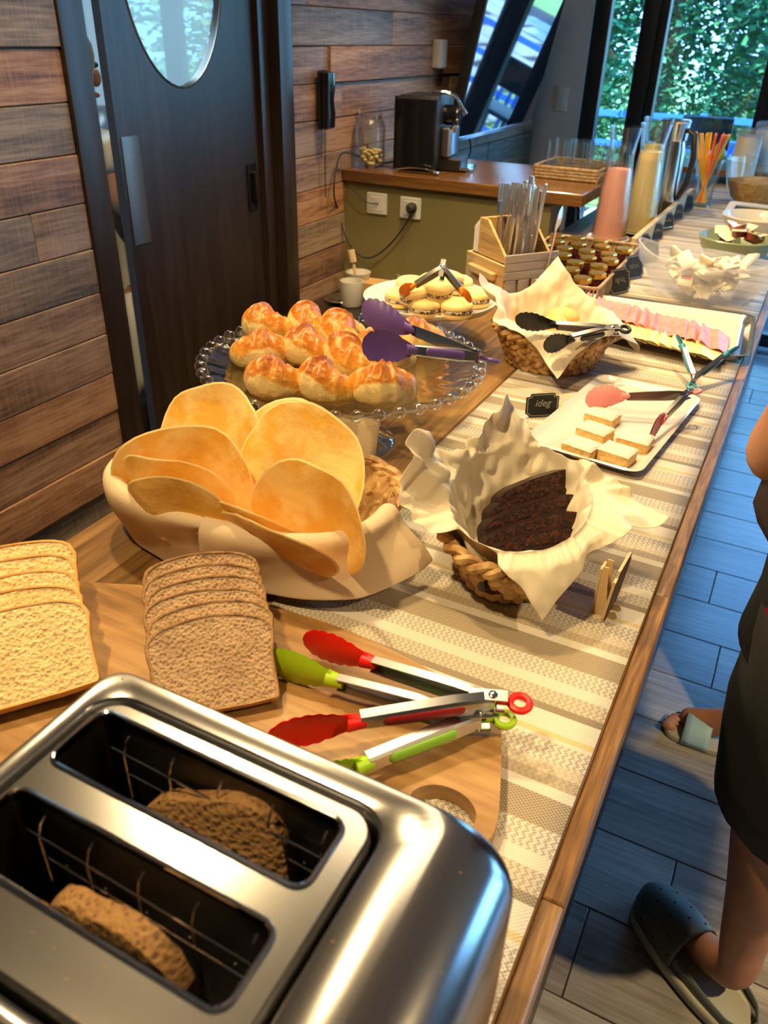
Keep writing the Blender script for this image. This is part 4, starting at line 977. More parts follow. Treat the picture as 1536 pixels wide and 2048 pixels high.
# local: x runs back-left along the handled face, y runs away along the slatted side
FW, FD = .170, .150
rot90 = Matrix(((1, 0, 0, 0), (0, 0, 1, 0), (0, 1, 0, 0), (0, 0, 0, 1)))     # prism plane (x, z), thickness along y
for k in range(3): ob('front_board', B().box(0, FW, 0, .008, .002+k*.030, .0315+k*.030, bv=.001), 'pale_wood', cd_)
ob('pull_bar', B().box(.028, .140, -.014, 0, .050, .070, bv=.003), 'pale_wood', cd_)
gab = [(.0, .092), (.150, .092), (.150, .092), (.128, .168), (.105, .176)]
for yy in (.012, FD-.012):
    for k in range(5):
        z0 = .092+k*.017; z1 = z0+.0163
        def xr(z): return .0+(z-.092)/.084*.105
        ob('gable_slat', B().prism([(xr(z0), z0), (.132, z0), (.132, z1), (xr(z1), z1)], yy, yy+.007, rot90), 'pale_wood', cd_)
ob('back_board', B().box(.132, .140, .012, FD-.005, .092, .176, bv=.001), 'pale_wood', cd_)
ob('rear_board', B().box(0, FW, FD-.008, FD, .002, .092, bv=.001), 'pale_wood', cd_)
ob('left_board', B().box(FW-.008, FW, .008, FD-.008, .002, .092, bv=.001), 'pale_wood', cd_)
ob('base_board', B().box(.002, FW-.002, .002, FD-.002, .0, .008), 'pale_wood', cd_)
for k in range(3): ob('side_slat', B().box(-.005, 0, 0, FD, .058+k*.020, .077+k*.020, bv=.001), 'grey_wood', cd_)
for k in range(4): ob('side_slat', B().box(-.005, 0, .004+k*.038, .034+k*.038, .002, .0575, bv=.001), 'grey_wood', cd_)
Mc = Matrix.Translation(C0) @ Matrix((ax_, bx_, Vector((0, 0, 1)))).transposed().to_4x4()
b = B()
for k in range(10): b.box(.142+k*.0022, .1437+k*.0022, .02, .10, .075, .168-.0015*k, T(0, .0005*k, 0))
nk = thing('napkin_stack', 'cream paper napkins standing in the caddy slot', 'napkins', mw=Mc)
for k in range(10): ob('napkin', B().box(.1425+k*.0022, .1443+k*.0022, .014, .095+.001*k, .092, .170-.002*k, bv=.0006), 'napkin', nk)
rk = random.Random(17)
def cut_mat(kind):
    b = B()
    if kind == 'fork':
        b.tube([(0, 0, 0), (0, .0005, .06), (0, 0, .125)], [.0032, .0025, .0018], 6)
        b.box(-.0115, .0115, -.0012, .0012, .125, .150, bv=.0007)
        for i in range(4): b.box(-.0115+i*.0064, -.0075+i*.0064, -.0011, .0011, .149, .186)
    elif kind == 'knife':
        b.box(-.0045, .0045, -.0022, .0022, 0, .085, bv=.0015); b.prism([(-.006, .085), (.006, .085), (.0085, .15), (.006, .178), (-.004, .19), (-.006, .17)], -.0006, .0006, rot90)
    elif kind == 'knife_handle_up':
        b.box(-.0055, .0055, -.0028, .0028, .10, .192, bv=.002); b.box(-.007, .007, -.0006, .0006, 0, .10)
    else:
        b.tube([(0, 0, 0), (0, .0005, .07), (0, 0, .135)], [.0032, .0025, .0022], 6)
        rows = []
        for i in range(11):
            f = i/10; wv = .0165*sqrt(max(0, 1-(2*f-1)**2))**.8+.0006
            rows.append([(wv*(j/4-1), .0055*(1-(j/4-1)**2)*sin(pi*f), .130+.056*f) for j in range(9)])
        b.grid(rows); b.grid([[(x, y+.0009, z) for x, y, z in r] for r in rows])
    return b
CUT = {}
def cutlery(kind, name, lab, px_, y, zt, lean, rz, up):
    o = ob(name, CUT.get(kind) or cut_mat(kind), 'cutlery_steel', smooth=40); CUT[kind] = o.data
    o.matrix_local = Mc @ T(px_, y, zt, rx=lean-.10, ry=up, rz=rz, s=(1.3, 1.2, 1.08)); tag(o, lab, name.replace('_', ' ') if '_' not in name else 'cutlery', {'fork': 'forks in the wooden caddy', 'spoon': 'spoons in the wooden caddy'}.get(kind, 'knives in the wooden caddy')); return o
for i in range(7): cutlery('fork', 'fork', 'steel fork with tines up in the front row of the caddy, %s from the left' % ['seventh', 'sixth', 'fifth', 'fourth', 'third', 'second', 'first'][i], .030+i*.013, .040+.008*(i % 2), .042+.012*sin(i*.5)+rk.uniform(0, .01), rk.uniform(-.06, .06), rk.uniform(-.3, .3), rk.uniform(.0, .10))
for i in range(4): cutlery('fork', 'fork', 'steel fork with tines up in the middle row of the caddy, %s from the left' % ['fourth', 'third', 'second', 'first'][i], .040+i*.018, .075, .048+rk.uniform(0, .012), rk.uniform(-.08, .08), rk.uniform(-.5, .5), rk.uniform(-.1, .1))
for i in range(7): cutlery('knife' if i % 2 else 'knife_handle_up', 'knife', 'steel knife, %s up, back row of the caddy, %s from the left' % ('handle' if i % 2 == 0 else 'blade', ['seventh', 'sixth', 'fifth', 'fourth', 'third', 'second', 'first'][i]), .035+i*.012, .100, .042+rk.uniform(0, .025), rk.uniform(-.1, .1), rk.uniform(-.5, .5), rk.uniform(-.08, .1))
cutlery('knife_handle_up', 'knife', 'lone steel knife standing tallest at the right of the caddy', .024, .085, .062, .02, .3, -.05)
cutlery('spoon', 'spoon', 'large steel spoon at the right end of the caddy', .006, .120, .030, -.05, .9, -.16)
cutlery('spoon', 'spoon', 'steel spoon low at the front of the caddy', .022, .060, -.0, .1, .4, -.02)
cutlery('spoon', 'spoon', 'steel spoon between the forks in the caddy', .050, .062, .03, .1, .2, .05)
# ------------------------------------------------------------------ jam jars in wicker tray
JT = T(-.530, 2.145, ZR, rz=radians(1)); jw, jd = .128, .262
jt = thing('wicker_tray', 'low wicker tray full of small jam jars', 'tray', mw=JT)
ob('floor_panel', B().box(-jw, jw, -jd, jd, .0, .006), 'wicker', jt)
b = B()
for k in range(30):
    x = -jw+2*jw*k/29
    for y in (-jd, jd): b.tube([(x, y, .0), (x, y*1.012, .024), (x, y, .048)], .0022, 5)
for k in range(58):
    y = -jd+2*jd*k/57
    for x in (-jw, jw): b.tube([(x, y, .0), (x*1.02, y, .024), (x, y, .048)], .0022, 5)
tag(ob('cane', b, 'wicker', jt), None, None, kind='stuff')
ob('rim', B().tube([(x, y, .050) for x, y in rrect(-jw, jw, -jd, jd, .015)], .0042, 7, closed=True), 'wicker', jt)
ob('rim', B().tube([(x, y, .004) for x, y in rrect(-jw, jw, -jd, jd, .015)], .0042, 7, closed=True), 'wicker', jt, )
jp = [None]*3; k = 0
rj = random.Random(21)
for r in range(7):
    for c in range(4):
        if (r, c) in ((0, 0), (6, 3)): continue
        x = -.098+c*.062+rj.uniform(-.004, .004)+(.012 if r % 2 else -.006); y = -.225+r*.0725+rj.uniform(-.006, .006)
        x = max(-.104, min(.104, x))
        th = thing('jam_jar', 'small dark jam jar with a gold lid, row %s, %s' % (['at the front', 'second from the front', 'third from the front', 'in the middle', 'third from the back', 'second from the back', 'at the back'][r], ['leftmost', 'left of centre', 'right of centre', 'rightmost'][c]), 'jam jar', group='jam jars in the wicker tray', mw=JT @ T(x, y, .0065))
        P = [B().lathe([(.019, 0), (.0225, .002), (.0235, .006), (.0235, .034), (.020, .040), (.019, .046)], 20),
             B().lathe([(.0218, .044), (.0225, .045), (.0225, .054), (.0215, .0565), (.014, .0572), (.004, .0572)], 8), B().lathe([(.0238, .012), (.0239, .012), (.0239, .030), (.0238, .030)], 20, cap=False)]
        for i, (nm, ma) in enumerate((('glass_body', 'jam'), ('lid', 'gold_lid'))):
            o = ob(nm, jp[i] or P[i], ma, th, smooth=35 if i else 40); jp[i] = o.data
for i, (q, z) in enumerate([((1222, 590), 0), ((1247, 560), 0), ((1273, 525), 0)]):
    p = PZ(q[0], q[1], ZR); sign(['nearest black tag sign leaning on the jam tray', 'middle black tag sign leaning on the jam tray', 'farthest black tag sign leaning on the jam tray'][i], T(-.378, p.y+.02, ZR+.001, rx=-.25, rz=radians(62)), w=.075, h=.062, grp='tag signs by the jam tray')
sign('black tag sign standing behind the cutlery caddy', T(-.60, 2.0+.0, .955, rx=-.2, rz=radians(20)), w=.06, h=.05)
# ------------------------------------------------------------------ sugar bowl, far counter things
SB = (-.195, 2.13)
sb = thing('sachet_bowl', 'frosted plastic bowl with pointed lips full of sachets', 'bowl', (*SB, ZR), radians(-8))
rings = []
for f, z in ((0, 0), (.6, 0), (.72, .004), (.85, .03), (.96, .07), (1.0, .098)):
    row = []
    for i in range(64):
        a = 2*pi*i/64; lip = max(0, abs(cos(a)))**10
        rx = (.145*f if f else .01)*(1+.14*lip*(f > .9)+.08*lip*(f > .8)); ry = .098*f if f else .01
        row.append((rx*cos(a), ry*sin(a), z+(.022*lip if f == 1 else .006*lip*(f > .8))))
    rings.append(row)
b = B().loft(rings, c1=False); o = ob('bowl_body', b, 'frost_plastic', sb, smooth=70); md = solid(o, .0022); ob('rim', B().tube(rings[-1], .0028, 6, closed=True), 'frost_plastic', sb)
rk = random.Random(6)
for i in range(40):
    a = rk.uniform(0, 2*pi); r = sqrt(rk.random()); z = .018+.078*(i/40)
    s = .60+.25*(i/40)
    th = thing('sachet', ['cream sweetener sachet low in the frosted bowl', 'cream sweetener sachet in the middle of the frosted bowl', 'cream sweetener sachet on top of the frosted bowl heap'][min(2, i*3//40)], 'sachet', group='sachets in the frosted bowl, '+['low', 'middle', 'top'][min(2, i*3//40)], mw=T(SB[0]+.115*s*r*cos(a), SB[1]+.075*s*r*sin(a), ZR+z, rk.uniform(-.7, .7), rk.uniform(-.7, .7), rk.uniform(0, 6), 1.2))
    ob('pouch', B().loft([rrect(-.019, .019, -.013, .013, .002, 0), rrect(-.022, .022, -.015, .015, .002, .004), rrect(-.019, .019, -.013, .013, .002, .009)]), 'sachet', th, smooth=60)
    if i % 4 == 0: ob('print_stripe', B().box(-.004, .0, -.010, .010, .0088, .0094).box(.003, .006, -.010, .010, .0088, .0094), 'red_print', th)
def bowl(name, lab, loc, r, h, m, rr=None, rim=.006, cat='bowl', fluted=0):
    rr = rr or r*.6
    return tag(ob(name, B().lathe([(rr*.3, 0), (rr, 0), (rr*1.04, .006), (r*.88, h*.5), (r*.97, h*.92), (r, h), (r-rim*.5, h+.003), (r-rim, h), (r*.86, h*.45), (rr*.9, .012), (rr*.2, .010)], 48), m, loc=loc, smooth=50), lab, cat)
p = (-.175, 2.62)
bowl('green_bowl', 'green ribbed glazed bowl heaped with amber portions', (*p, ZR), .108, .062, 'green_glaze', .07)
for i in range(9):
    a = i*2.4; r = .062*sqrt(i/9)
    th = thing('portion_pack', ['amber jelly portion pack on top of the green bowl heap', 'amber jelly portion pack at the edge of the green bowl'][i > 3], 'portion pack', group='portion packs in the green bowl '+['top', 'edge'][i > 3], mw=T(p[0]+r*cos(a), p[1]+r*sin(a), ZR+.058+.03*(1-i/9), rk.uniform(-.5, .5), rk.uniform(-.5, .5), a))
    ob('cup', B().lathe([(.016, -.012), (.021, .004), (.022, .006)], 12), 'sachet_amber', th)
    ob('lid', B().prism(rrect(-.025, .025, -.020, .020, .006), .006, .0072), 'sachet', th)
p = (-.155, 3.05)
bowl('white_bowl', 'wide white bowl behind the green one', (*p, ZR), .115, .055, 'white_china', .07)
sp = ob('spoon', cut_mat('spoon'), 'steel', mw=T(-.03, 2.80, ZR+.055, rx=-1.2, rz=-1.2, s=1.1)@T(0, 0, -.15)); tag(sp, 'steel spoon leaning on the rim between the green and white bowls', 'cutlery')
# picture-frame sign
th = thing('display_frame', 'white framed notice lying tilted in front of the cereal bowl', 'frame', mw=T(-.185, 3.36, ZR+.002, rx=.30, rz=-.08))
ob('frame', B().holes(rrect(-.105, .105, -.075, .075, .012), [rrect(-.078, .078, -.050, .050, .004)], 0, .012), 'white_plastic', th)
ob('panel', B().box(-.08, .08, -.052, .052, .002, .006), 'gloss_black', th); ob('print', B().box(-.05, .01, -.03, .02, .006, .0064), 'sachet', th)
# glass cereal bowl
p = (-.215, 3.66)
cb_ = thing('cereal_bowl', 'glass bowl half full of brown cereal', 'bowl', (*p, ZR))
ob('glass_body', B().lathe([(.03, 0), (.085, 0), (.10, .02), (.122, .075), (.135, .135), (.140, .155), (.135, .156), (.131, .135), (.118, .075), (.096, .022), (.08, .006), (.03, .005)], 40), 'clear_glass', cb_, smooth=50)
ob('contents', B().lathe([(.03, .007), (.078, .008), (.094, .023), (.114, .073), (.116, .082), (.06, .092), (.01, .09)], 30, wob=lambda f, i: 1+.02*sin(f*60)), 'cereal', cb_)
sp = ob('serving_spoon', B().tube([(0, 0, 0), (.10, 0, .08), (.20, 0, .15)], [.006, .004, .005], 7).ell((0, 0, 0), (.022, .016, .005), 10, 6), 'pale_wood', mw=T(-.19, 3.64, ZR+.09)); tag(sp, 'wooden spoon resting in the glass cereal bowl', 'spoon')
# cereal dispensers
for i, (x, y, h, lab) in enumerate([(-.315, 4.02, .20, 'left white canister of the cereal dispenser pair'), (-.255, 4.17, .22, 'white canister behind the cereal bowl, the farther one')]):
    th = thing('canister', lab, 'canister', (x, y, ZR)); ob('body', B().lathe([(.05, 0), (.052, .01), (.052, h), (.045, h+.01)], 28), 'white_plastic', th); ob('lid', B().lathe([(.056, h+.01), (.060, h+.015), (.060, h+.03), (.05, h+.036)], 28), 'frost_plastic', th)
th = thing('cereal_dispenser', 'tall clear dispenser of orange flakes at the right edge', 'dispenser', (-.150, 4.02, ZR))
ob('stand', B().box(-.09, .03, -.06, .06, 0, .012, bv=.004).box(-.015, .015, .03, .05, .01, .36, bv=.003).box(-.05, .05, -.02, .05, .13, .16, bv=.004), 'white_plastic', th)
ob('hopper', B().lathe([(.03, .16), (.06, .20), (.075, .26), (.075, .46), (.07, .47)], 28), 'clear_glass', th); ob('flakes', B().lathe([(.027, .162), (.057, .203), (.071, .262), (.071, .40), (.03, .41)], 24), 'cereal', th)
ob('knob', B().lathe([(.015, -.05), (.022, -.045), (.022, -.02), (.015, -.015)], 16, T(0, -.02, .145, rx=pi/2)), 'white_plastic', th)
# straws in a glass vase
p = Vector((-.392, 3.47, ZR))
vs = thing('straw_glass', 'slim flared glass holding the drinking straws', 'glass', tuple(p))
ob('glass_body', B().lathe([(.018, 0), (.036, 0), (.034, .01), (.036, .06), (.050, .17), (.0475, .17), (.033, .06), (.030, .012), (.015, .010)], 28), 'clear_glass', vs, smooth=50)
rk = random.Random(4)
for i in range(16):
    a = 2*pi*i/16+rk.uniform(-.1, .1); r1 = rk.uniform(.045, .085)
    yel = cos(a) < -.3 or cos(a) > .75
    o = ob('straw', B().tube([(-.018*cos(a), -.018*sin(a), .014), (r1*cos(a), r1*.6*sin(a), .255)], .0048, 8), 'straw_yellow' if yel else 'straw_orange', loc=tuple(p))
    tag(o, 'yellow drinking straw fanned out of the slim glass' if yel else 'orange striped drinking straw in the slim glass', 'straw', 'yellow straws in the slim glass' if yel else 'orange straws in the slim glass')
# batten with tags along the runner edge
o = ob('sign_batten', B().box(0, .016, 0, 1.02, 0, .058, bv=.002), 'ply', mw=T(-.446, 2.46, ZR)); tag(o, 'long thin pale wooden batten along the left runner edge', 'batten')
for i, y in enumerate((2.54, 2.74, 2.93, 3.12, 3.34)):
    sign('black tag sign leaning on the long batten, %s' % ['nearest', 'second nearest', 'middle one', 'second farthest', 'farthest'][i], T(-.418, y, ZR+.001, rx=-.25, rz=radians(66)), w=.068, h=.054, grp='tag signs along the batten')
# carafes on saucers
def saucer(lab, x, y, r=.068): return tag(ob('saucer', B().lathe([(.02, 0), (.035, 0), (r*.9, .008), (r, .012), (r-.002, .0135), (r*.85, .010), (.03, .004), (.01, .004)], 36), 'white_china', loc=(x, y, .9302), smooth=50), lab, 'saucer')
def carafe(lab, x, y, liq, col, hgt=.325):
    saucer('white saucer under the '+lab, x, y)
    th = thing('carafe', lab, 'carafe', (x, y, .936))
    prof = [(.052, .0), (.055, .008), (.050, .10), (.041, .20), (.037, .245), (.040, .28), (.049, hgt)]
    ob('glass_body', B().lathe([(.02, 0)]+prof+[(.047, hgt)]+[(r-.0025, z) for r, z in reversed(prof[1:-1])]+[(.02, .006)], 36), 'clear_glass', th, smooth=50)
    inn = [(.02, .0065), (.0515, .008)]+[(r-.003, z) for r, z in prof[2:] if z < liq]
    last = inn[-1]; inn += [(last[0]-.003, liq), (.01, liq+.0005)]
    ob('contents', B().lathe(inn, 32), col, th, smooth=50)
    return th
carafe('glass carafe with pink yogurt drink', -.555, 2.66, .208, 'pink_yogurt')
carafe('glass carafe with cream yogurt drink', -.497, 2.82, .245, 'cream_yogurt')
carafe('rear glass carafe with cream drink beside the steel flask', -.52, 2.98, .25, 'cream_yogurt', .33)
saucer('empty white saucer on the dark counter strip right of the carafes', -.465, 2.95, .058)
p = (-.490, 3.15); saucer('white saucer under the steel flask', *p)
fk = thing('thermos_flask', 'polished steel thermos flask with a black handle', 'flask', (*p, .944), 0)
fk.scale = (.9, .9, .88)
ob('body', B().lathe([(.045, 0), (.052, .004), (.052, .05), (.055, .15), (.052, .24), (.046, .27), (.046, .275)], 36), 'steel', fk, smooth=50)
ob('collar', B().lathe([(.048, .275), (.050, .28), (.052, .335), (.056, .345), (.050, .350), (.02, .352)], 32), 'chrome', fk)
ob('handle', B().tube([(.048, 0, .315), (.078, 0, .30), (.092, 0, .22), (.085, 0, .13), (.062, 0, .07), (.052, 0, .06)], [.008, .012, .013, .012, .010, .006], 10, T(rz=radians(-12))), 'silicone_black', fk)
# ------------------------------------------------------------------ coffee ledge
lg = ob('coffee_ledge', B().box(-1.497, -.640, 2.60, 3.12, 1.030, 1.068, bv=.003), 'ledge_wood'); tag(lg, 'glossy brown wooden ledge carrying the coffee machine', 'worktop')
ZL = 1.0682
mc = thing('coffee_machine', 'black and chrome capsule coffee machine on the ledge', 'coffee machine', (-1.27, 2.80, ZL), radians(8))
ob('body', B().box(-.085, .065, -.10, .11, .0, .235, bv=.012), 'black_plastic', mc); ob('side_panel', B().box(-.090, -.084, -.095, .105, .004, .23, bv=.002).box(-.08, .06, -.104, -.099, .01, .225, bv=.002), 'gloss_black', mc)
bh_ = ob('brew_head', B().tube([(.06, .0, .175), (.11, 0, .175)], .032, 20), 'gloss_black', mc); ob('head_ring', B().tube([(.10, 0, .175), (.116, 0, .175)], .027, 20), 'chrome', bh_)
ob('lever', B().tube([(.02, -.03, .245), (.07, -.03, .245), (.10, -.02, .235), (.12, 0, .20), (.135, 0, .178)], [.006, .007, .007, .006, .009], 8), 'chrome', mc)
ob('spout', B().lathe([(.008, 0), (.010, .03), (.014, .035)], 12, T(.10, 0, .12)), 'chrome', mc)
ob('water_tank', B().box(.066, .100, -.055, .075, .045, .14, bv=.006), 'steel', mc)
ob('drip_base', B().box(.06, .14, -.05, .07, .0, .045, bv=.006), 'black_plastic', mc); ob('drip_tray', B().box(.095, .175, -.045, .065, .006, .016, bv=.003), 'chrome', mc)
jr = thing('clip_jar', 'clear swing-top glass jar holding pale capsules', 'jar', (-1.440, 2.70, ZL))
ob('glass_body', B().lathe([(.03, 0), (.050, 0), (.053, .008), (.053, .13), (.045, .15), (.040, .156), (.040, .168), (.037, .168), (.037, .155), (.042, .148), (.049, .13), (.049, .01), (.03, .006)], 32), 'clear_glass', jr, smooth=50)
ob('lid', B().lathe([(.02, .172), (.041, .170), (.042, .178), (.03, .186), (.0, .188)][:-1], 28), 'clear_glass', jr, smooth=50)
ob('wire_clip', B().tube([(-.042, 0, .15), (-.052, 0, .155), (-.056, 0, .17), (-.043, 0, .178)], .0018, 6).tube([(.041*cos(a*pi/14), .041*sin(a*pi/14), .160) for a in range(28)], .0015, 6, closed=True), 'chrome', jr)
b = B(); rk = random.Random(14)
for i in range(70):
    a = rk.uniform(0, 6.3); r = .040*sqrt(rk.random()); b.ell((r*cos(a), r*sin(a), .012+.048*rk.random()), (.009, .0075, .006), 8, 5)
tag(ob('pale_contents', b, 'capsule_gold', jr, smooth=60), None, None, kind='stuff')
o = ob('steel_spatula', B().grid([[(-.075+.15*i/12, (-.014+.028*j/4), .006+.010*sin(pi*i/12)+.002*abs(j-2)) for i in range(13)] for j in range(5)]), 'chrome', mw=T(-1.235, 2.665, ZL, rz=.05)); solid(o, .002); tag(o, 'curved white-steel scoop lying in front of the coffee machine', 'utensil')
# woven tray with glasses
T2 = T(-.800, 2.80, ZL, rz=radians(0)); a_, b2 = .052, .14
a_ = .052
wt = thing('wicker_tray', 'shallow wicker tray of upturned glasses at the ledge end', 'tray', mw=T(-.765, 2.90, ZL))
xa, xb, ya, yb = -.115, .105, -.06, .19
ob('floor_panel', B().box(xa, xb, ya, yb, 0, .006), 'wicker', wt)
b = B()
for z in range(4): b.tube([(x, y, .006+z*.010) for x, y in rrect(xa, xb, ya, yb, .012)], .0055, 6, closed=True)
for k in range(46):
    y = ya+(yb-ya)*k/45
    for x in (xa, xb): b.tube([(x, y, 0), (x*1.0+(.006 if x == xb else -.006), y, .02), (x, y, .042)], .002, 4)
tag(ob('cane', b, 'wicker', wt), None, None, kind='stuff')
GM = [None]
k = 0
for i in range(2):
    for j in range(4):
        x = -.765-.07+j*.048*1.4; y = 2.90+.01+i*.085+.02
        th = thing('drinking_glass', 'clear straight tumbler in the wicker tray, %s row, %s' % (['front', 'rear'][i], ['leftmost', 'second from left', 'third from left', 'rightmost'][j]), 'glass', (x, y, ZL+.0065), group='tumblers in the wicker tray')
        o = ob('tumbler', GM[0] or B().lathe([(.012, 0), (.026, 0), (.028, .003), (.032, .105), (.0302, .105), (.0262, .008), (.012, .007)], 24), 'clear_glass', th, smooth=50); GM[0] = o.data; k += 1
# bar under the end window: shelf with fruit
sh = ob('side_table', B().box(-.735, -.20, 4.05, 4.40, .970, .995, bv=.003).box(-.73, -.70, 4.06, 4.09, .9302, .970).box(-.23, -.20, 4.06, 4.09, .9302, .970).box(-.73, -.70, 4.36, 4.39, .9302, .970).box(-.23, -.20, 4.36, 4.39, .9302, .970), 'ledge_wood'); tag(sh, 'low dark wooden riser with the fruit bowls at the window end', 'riser')
o = bowl('glass_fruit_bowl', 'glass bowl of oranges and bananas behind the carafes', (-.655, 4.17, 0.996), .105, .075, 'clear_glass', .05)
for i, (dx, dy, dz) in enumerate(((-.035, 0, .05), (.035, -.02, .05), (0, .035, .055))): tag(ob('orange', B().ell((0, 0, 0), .036, 18, 12), 'fruit_orange', loc=(-.655+dx, 4.17+dy, 0.996+dz)), ['orange at the left of the fruit bowl', 'orange at the right of the fruit bowl', 'orange at the back of the fruit bowl'][i], 'orange', 'oranges in the fruit bowl')
for i in range(2): tag(ob('banana', B().tube([(-.07, 0, 0), (-.045, 0, .022), (0, 0, .034), (.045, 0, .022), (.07, 0, 0)], [.005, .014, .017, .014, .005], 10), 'banana', mw=T(-.66, 4.16+.03*i, 1.075, rz=.5+.4*i, rx=.5)), ['nearer banana lying across the oranges', 'farther banana lying across the oranges'][i], 'banana', 'bananas in the fruit bowl')
o = bowl('glass_bowl', 'shallow glass bowl holding green pears at the window end', (-.475, 4.16, 0.996), .10, .05, 'clear_glass', .05)
for i, dx in enumerate((-.038, .034)):
    th = thing('pear', ['green pear at the left of the shallow bowl', 'green pear at the right of the shallow bowl'][i], 'pear', (-.475+dx, 4.15, 0.996+.012)); ob('fruit', B().lathe([(.005, 0), (.026, .006), (.036, .028), (.032, .05), (.018, .072), (.012, .082), (.003, .086)], 18), 'pear', th, smooth=70); ob('stem', B().tube([(0, 0, .084), (.003, 0, .10)], .0015, 5), 'bark', th)
# ------------------------------------------------------------------ wall things: handset, outlets, cables, television
ph = thing('wall_handset', 'black intercom handset hanging on the plank wall', 'telephone', (XW+.012, 2.452, 1.29))
ob('cradle', B().box(0, .012, -.026, .026, -.085, .085, bv=.005), 'black_plastic', ph)
ob('handset', B().loft([[(.012+x, y, z) for x, y in rrect(0, .030*q, -.026*q, .026*q, .010, n=3)] for z, q in ((-.084, .6), (-.078, .95), (-.04, 1.), (.0, .88), (.04, 1.), (.078, .95), (.084, .6))]), 'gloss_black', ph, smooth=50)
b = B().tube([(.012+.003*cos(i*1.3), .003*sin(i*1.3), -.085-i*.0011) for i in range(190)], .0011, 4); ob('coiled_cord', b, 'rubber', ph)
def plate(lab, x, z, plug=False):
    th = thing('wall_outlet', lab, 'outlet', (x, YL, z)); ob('cover', B().box(-.040, .040, -.008, 0, -.036, .036, bv=.004), 'white_plastic', th)
    ins = ob('insert', B().box(-.026, .026, -.010, -.006, -.024, .024, bv=.002), 'white_plastic', th)
    for dx in (-.006, .006): ob('slot', B().box(dx-.0012, dx+.0012, -.0105, -.0098, -.003, .006), 'hole_black', ins)
p1 = PY(755, 407, YL); p2 = PY(822, 416, YL)
plate('left white outlet plate below the ledge with a thin cable', p1.x, p1.z); plate('right white outlet plate below the ledge with a black plug', p2.x, p2.z)
pg = thing('power_plug', 'round black plug in the right outlet', 'plug', (p2.x+.012, YL-.011, p2.z+.005)); ob('plug_body', B().lathe([(.016, 0), (.018, .006), (.017, .022), (.009, .034)], 18, T(rx=pi/2)), 'rubber', pg)
path = [PY(*q, YL-.03) for q in ((823, 428), (800, 465), (768, 500), (738, 516), (712, 505), (690, 470), (678, 425))]+[PX(668, 390, XW+.03), PX(672, 340, XW+.03), PX(690, 305, XW+.03)]+[Vector((-1.44, 2.76, ZL+.006)), Vector((-1.37, 2.80, ZL+.02))]
def smooth(P, k=6):
    P = [P[0]]+P+[P[-1]]; out = []
    for i in range(1, len(P)-2):
        for j in range(k):
            t = j/k; a, b_, c, d = P[i-1:i+3]
            out.append(.5*((2*b_)+(c-a)*t+(2*a-5*b_+4*c-d)*t*t+(3*b_-a-3*c+d)*t**3))
    return out+[P[-2]]
tag(ob('power_cable', B().tube(smooth(path), .0032, 6), 'rubber'), 'black cable looping from the plug up past the ledge corner', 'cable')
path = [PY(756, 408, YL-.014), PY(735, 405, YL-.03), PY(712, 385, YL-.03), PY(700, 372, YL-.028)]
tag(ob('thin_cable', B().tube(smooth(path), .0018, 6), 'rubber'), 'thin dark cable curving into the left outlet', 'cable')
# television
A = Vector((-1.405, 3.38, 1.10)); tvm = Matrix.Translation((-1.40, 3.875, 1.105)) @ Matrix.Rotation(radians(11), 4, 'Y') @ Matrix.Rotation(radians(0), 4, 'Z')
tv = thing('television', 'wall television with a glossy screen reflecting the terrace', 'television', mw=tvm)
ob('casing', B().box(-.045, 0, -.505, .505, -.012, .60, bv=.006), 'black_plastic', tv); ob('screen', B().box(0, .002, -.495, .495, .004, .588), 'screen', tv); ob('bezel_strip', B().box(0, .004, -.505, .505, -.012, .004, bv=.001), 'steel', tv)
ob('wall_bracket', B().box(-.10, -.045, -.20, -.12, .20, .40).box(-.09, -.07, -.12, .1, .27, .33).box(-.10, -.045, .1, .18, .2, .4), 'black_plastic', tv)
o = tag(ob('wall_sensor_box', B().box(XW+.01, XW+.045, 3.30, 3.37, 1.36, 1.46, bv=.004), 'white_paint'), 'small pale box on the planks left of the television', 'box')
tag(ob('loose_cable', B().tube(smooth([Vector((XW+.02, 3.72, 1.10)), Vector((XW+.03, 3.74, 1.02)), Vector((XW+.04, 3.66, .97)), Vector((XW+.03, 3.70, .90)), Vector((XW+.02, 3.62, .84))]), .004, 6), 'rubber'), 'black cable dangling under the television', 'cable')
# lower service shelf against the olive wall with cups
sf = thing('service_shelf', 'dark low shelf unit below the outlets', 'shelf', (-1.17, 2.38, .055))
ob('top', B().box(-.31, .31, -.20, .215, .585, .61, bv=.003), 'door_wood', sf)
for x in (-.29, .27):
    for y in (-.18, .18): ob('leg', B().box(x, x+.02, y, y+.02, 0, .585), 'black_plastic', sf)
def cup(lab, q, z, r, h, m='white_china', rt=None):
    p = PZ(*q, z); rt = rt or r
    return tag(ob('cup', B().lathe([(r*.5, 0), (r*.9, 0), (r, .006), (rt, h), (rt-.003, h), (r-.004, .01), (r*.4, .008)], 24), m, loc=(p.x, p.y, z), smooth=50), lab, 'cup')
cup('white ribbed cup at the front of the dark shelf', (703, 610), .666, .040, .085)
cup('small white cup behind the ribbed cup', (716, 588), .667, .026, .080, 'white_china', .046)
cup('white cup beside the wholegrain-coloured box', (775, 585), .667, .040, .035)
cup('white mug at the right, partly behind the cookie stand', (815, 583), .667, .042, .065)
p = PZ(748, 592, .667); tag(ob('wooden_box', B().box(-.05, .05, -.035, .035, 0, .055, bv=.004), 'pale_wood', loc=(p.x, p.y, .667), rz=.1), 'small brown box between the white cups', 'box')
tag(ob('brush', B().tube([(0, 0, 0), (-.02, 0, .11)], .006, 8).tube([(-.02, 0, .11), (-.03, 0, .15)], .013, 8), 'ply', loc=tuple(PZ(716, 588, .675))), 'pale brush standing in the small white cup', 'brush')
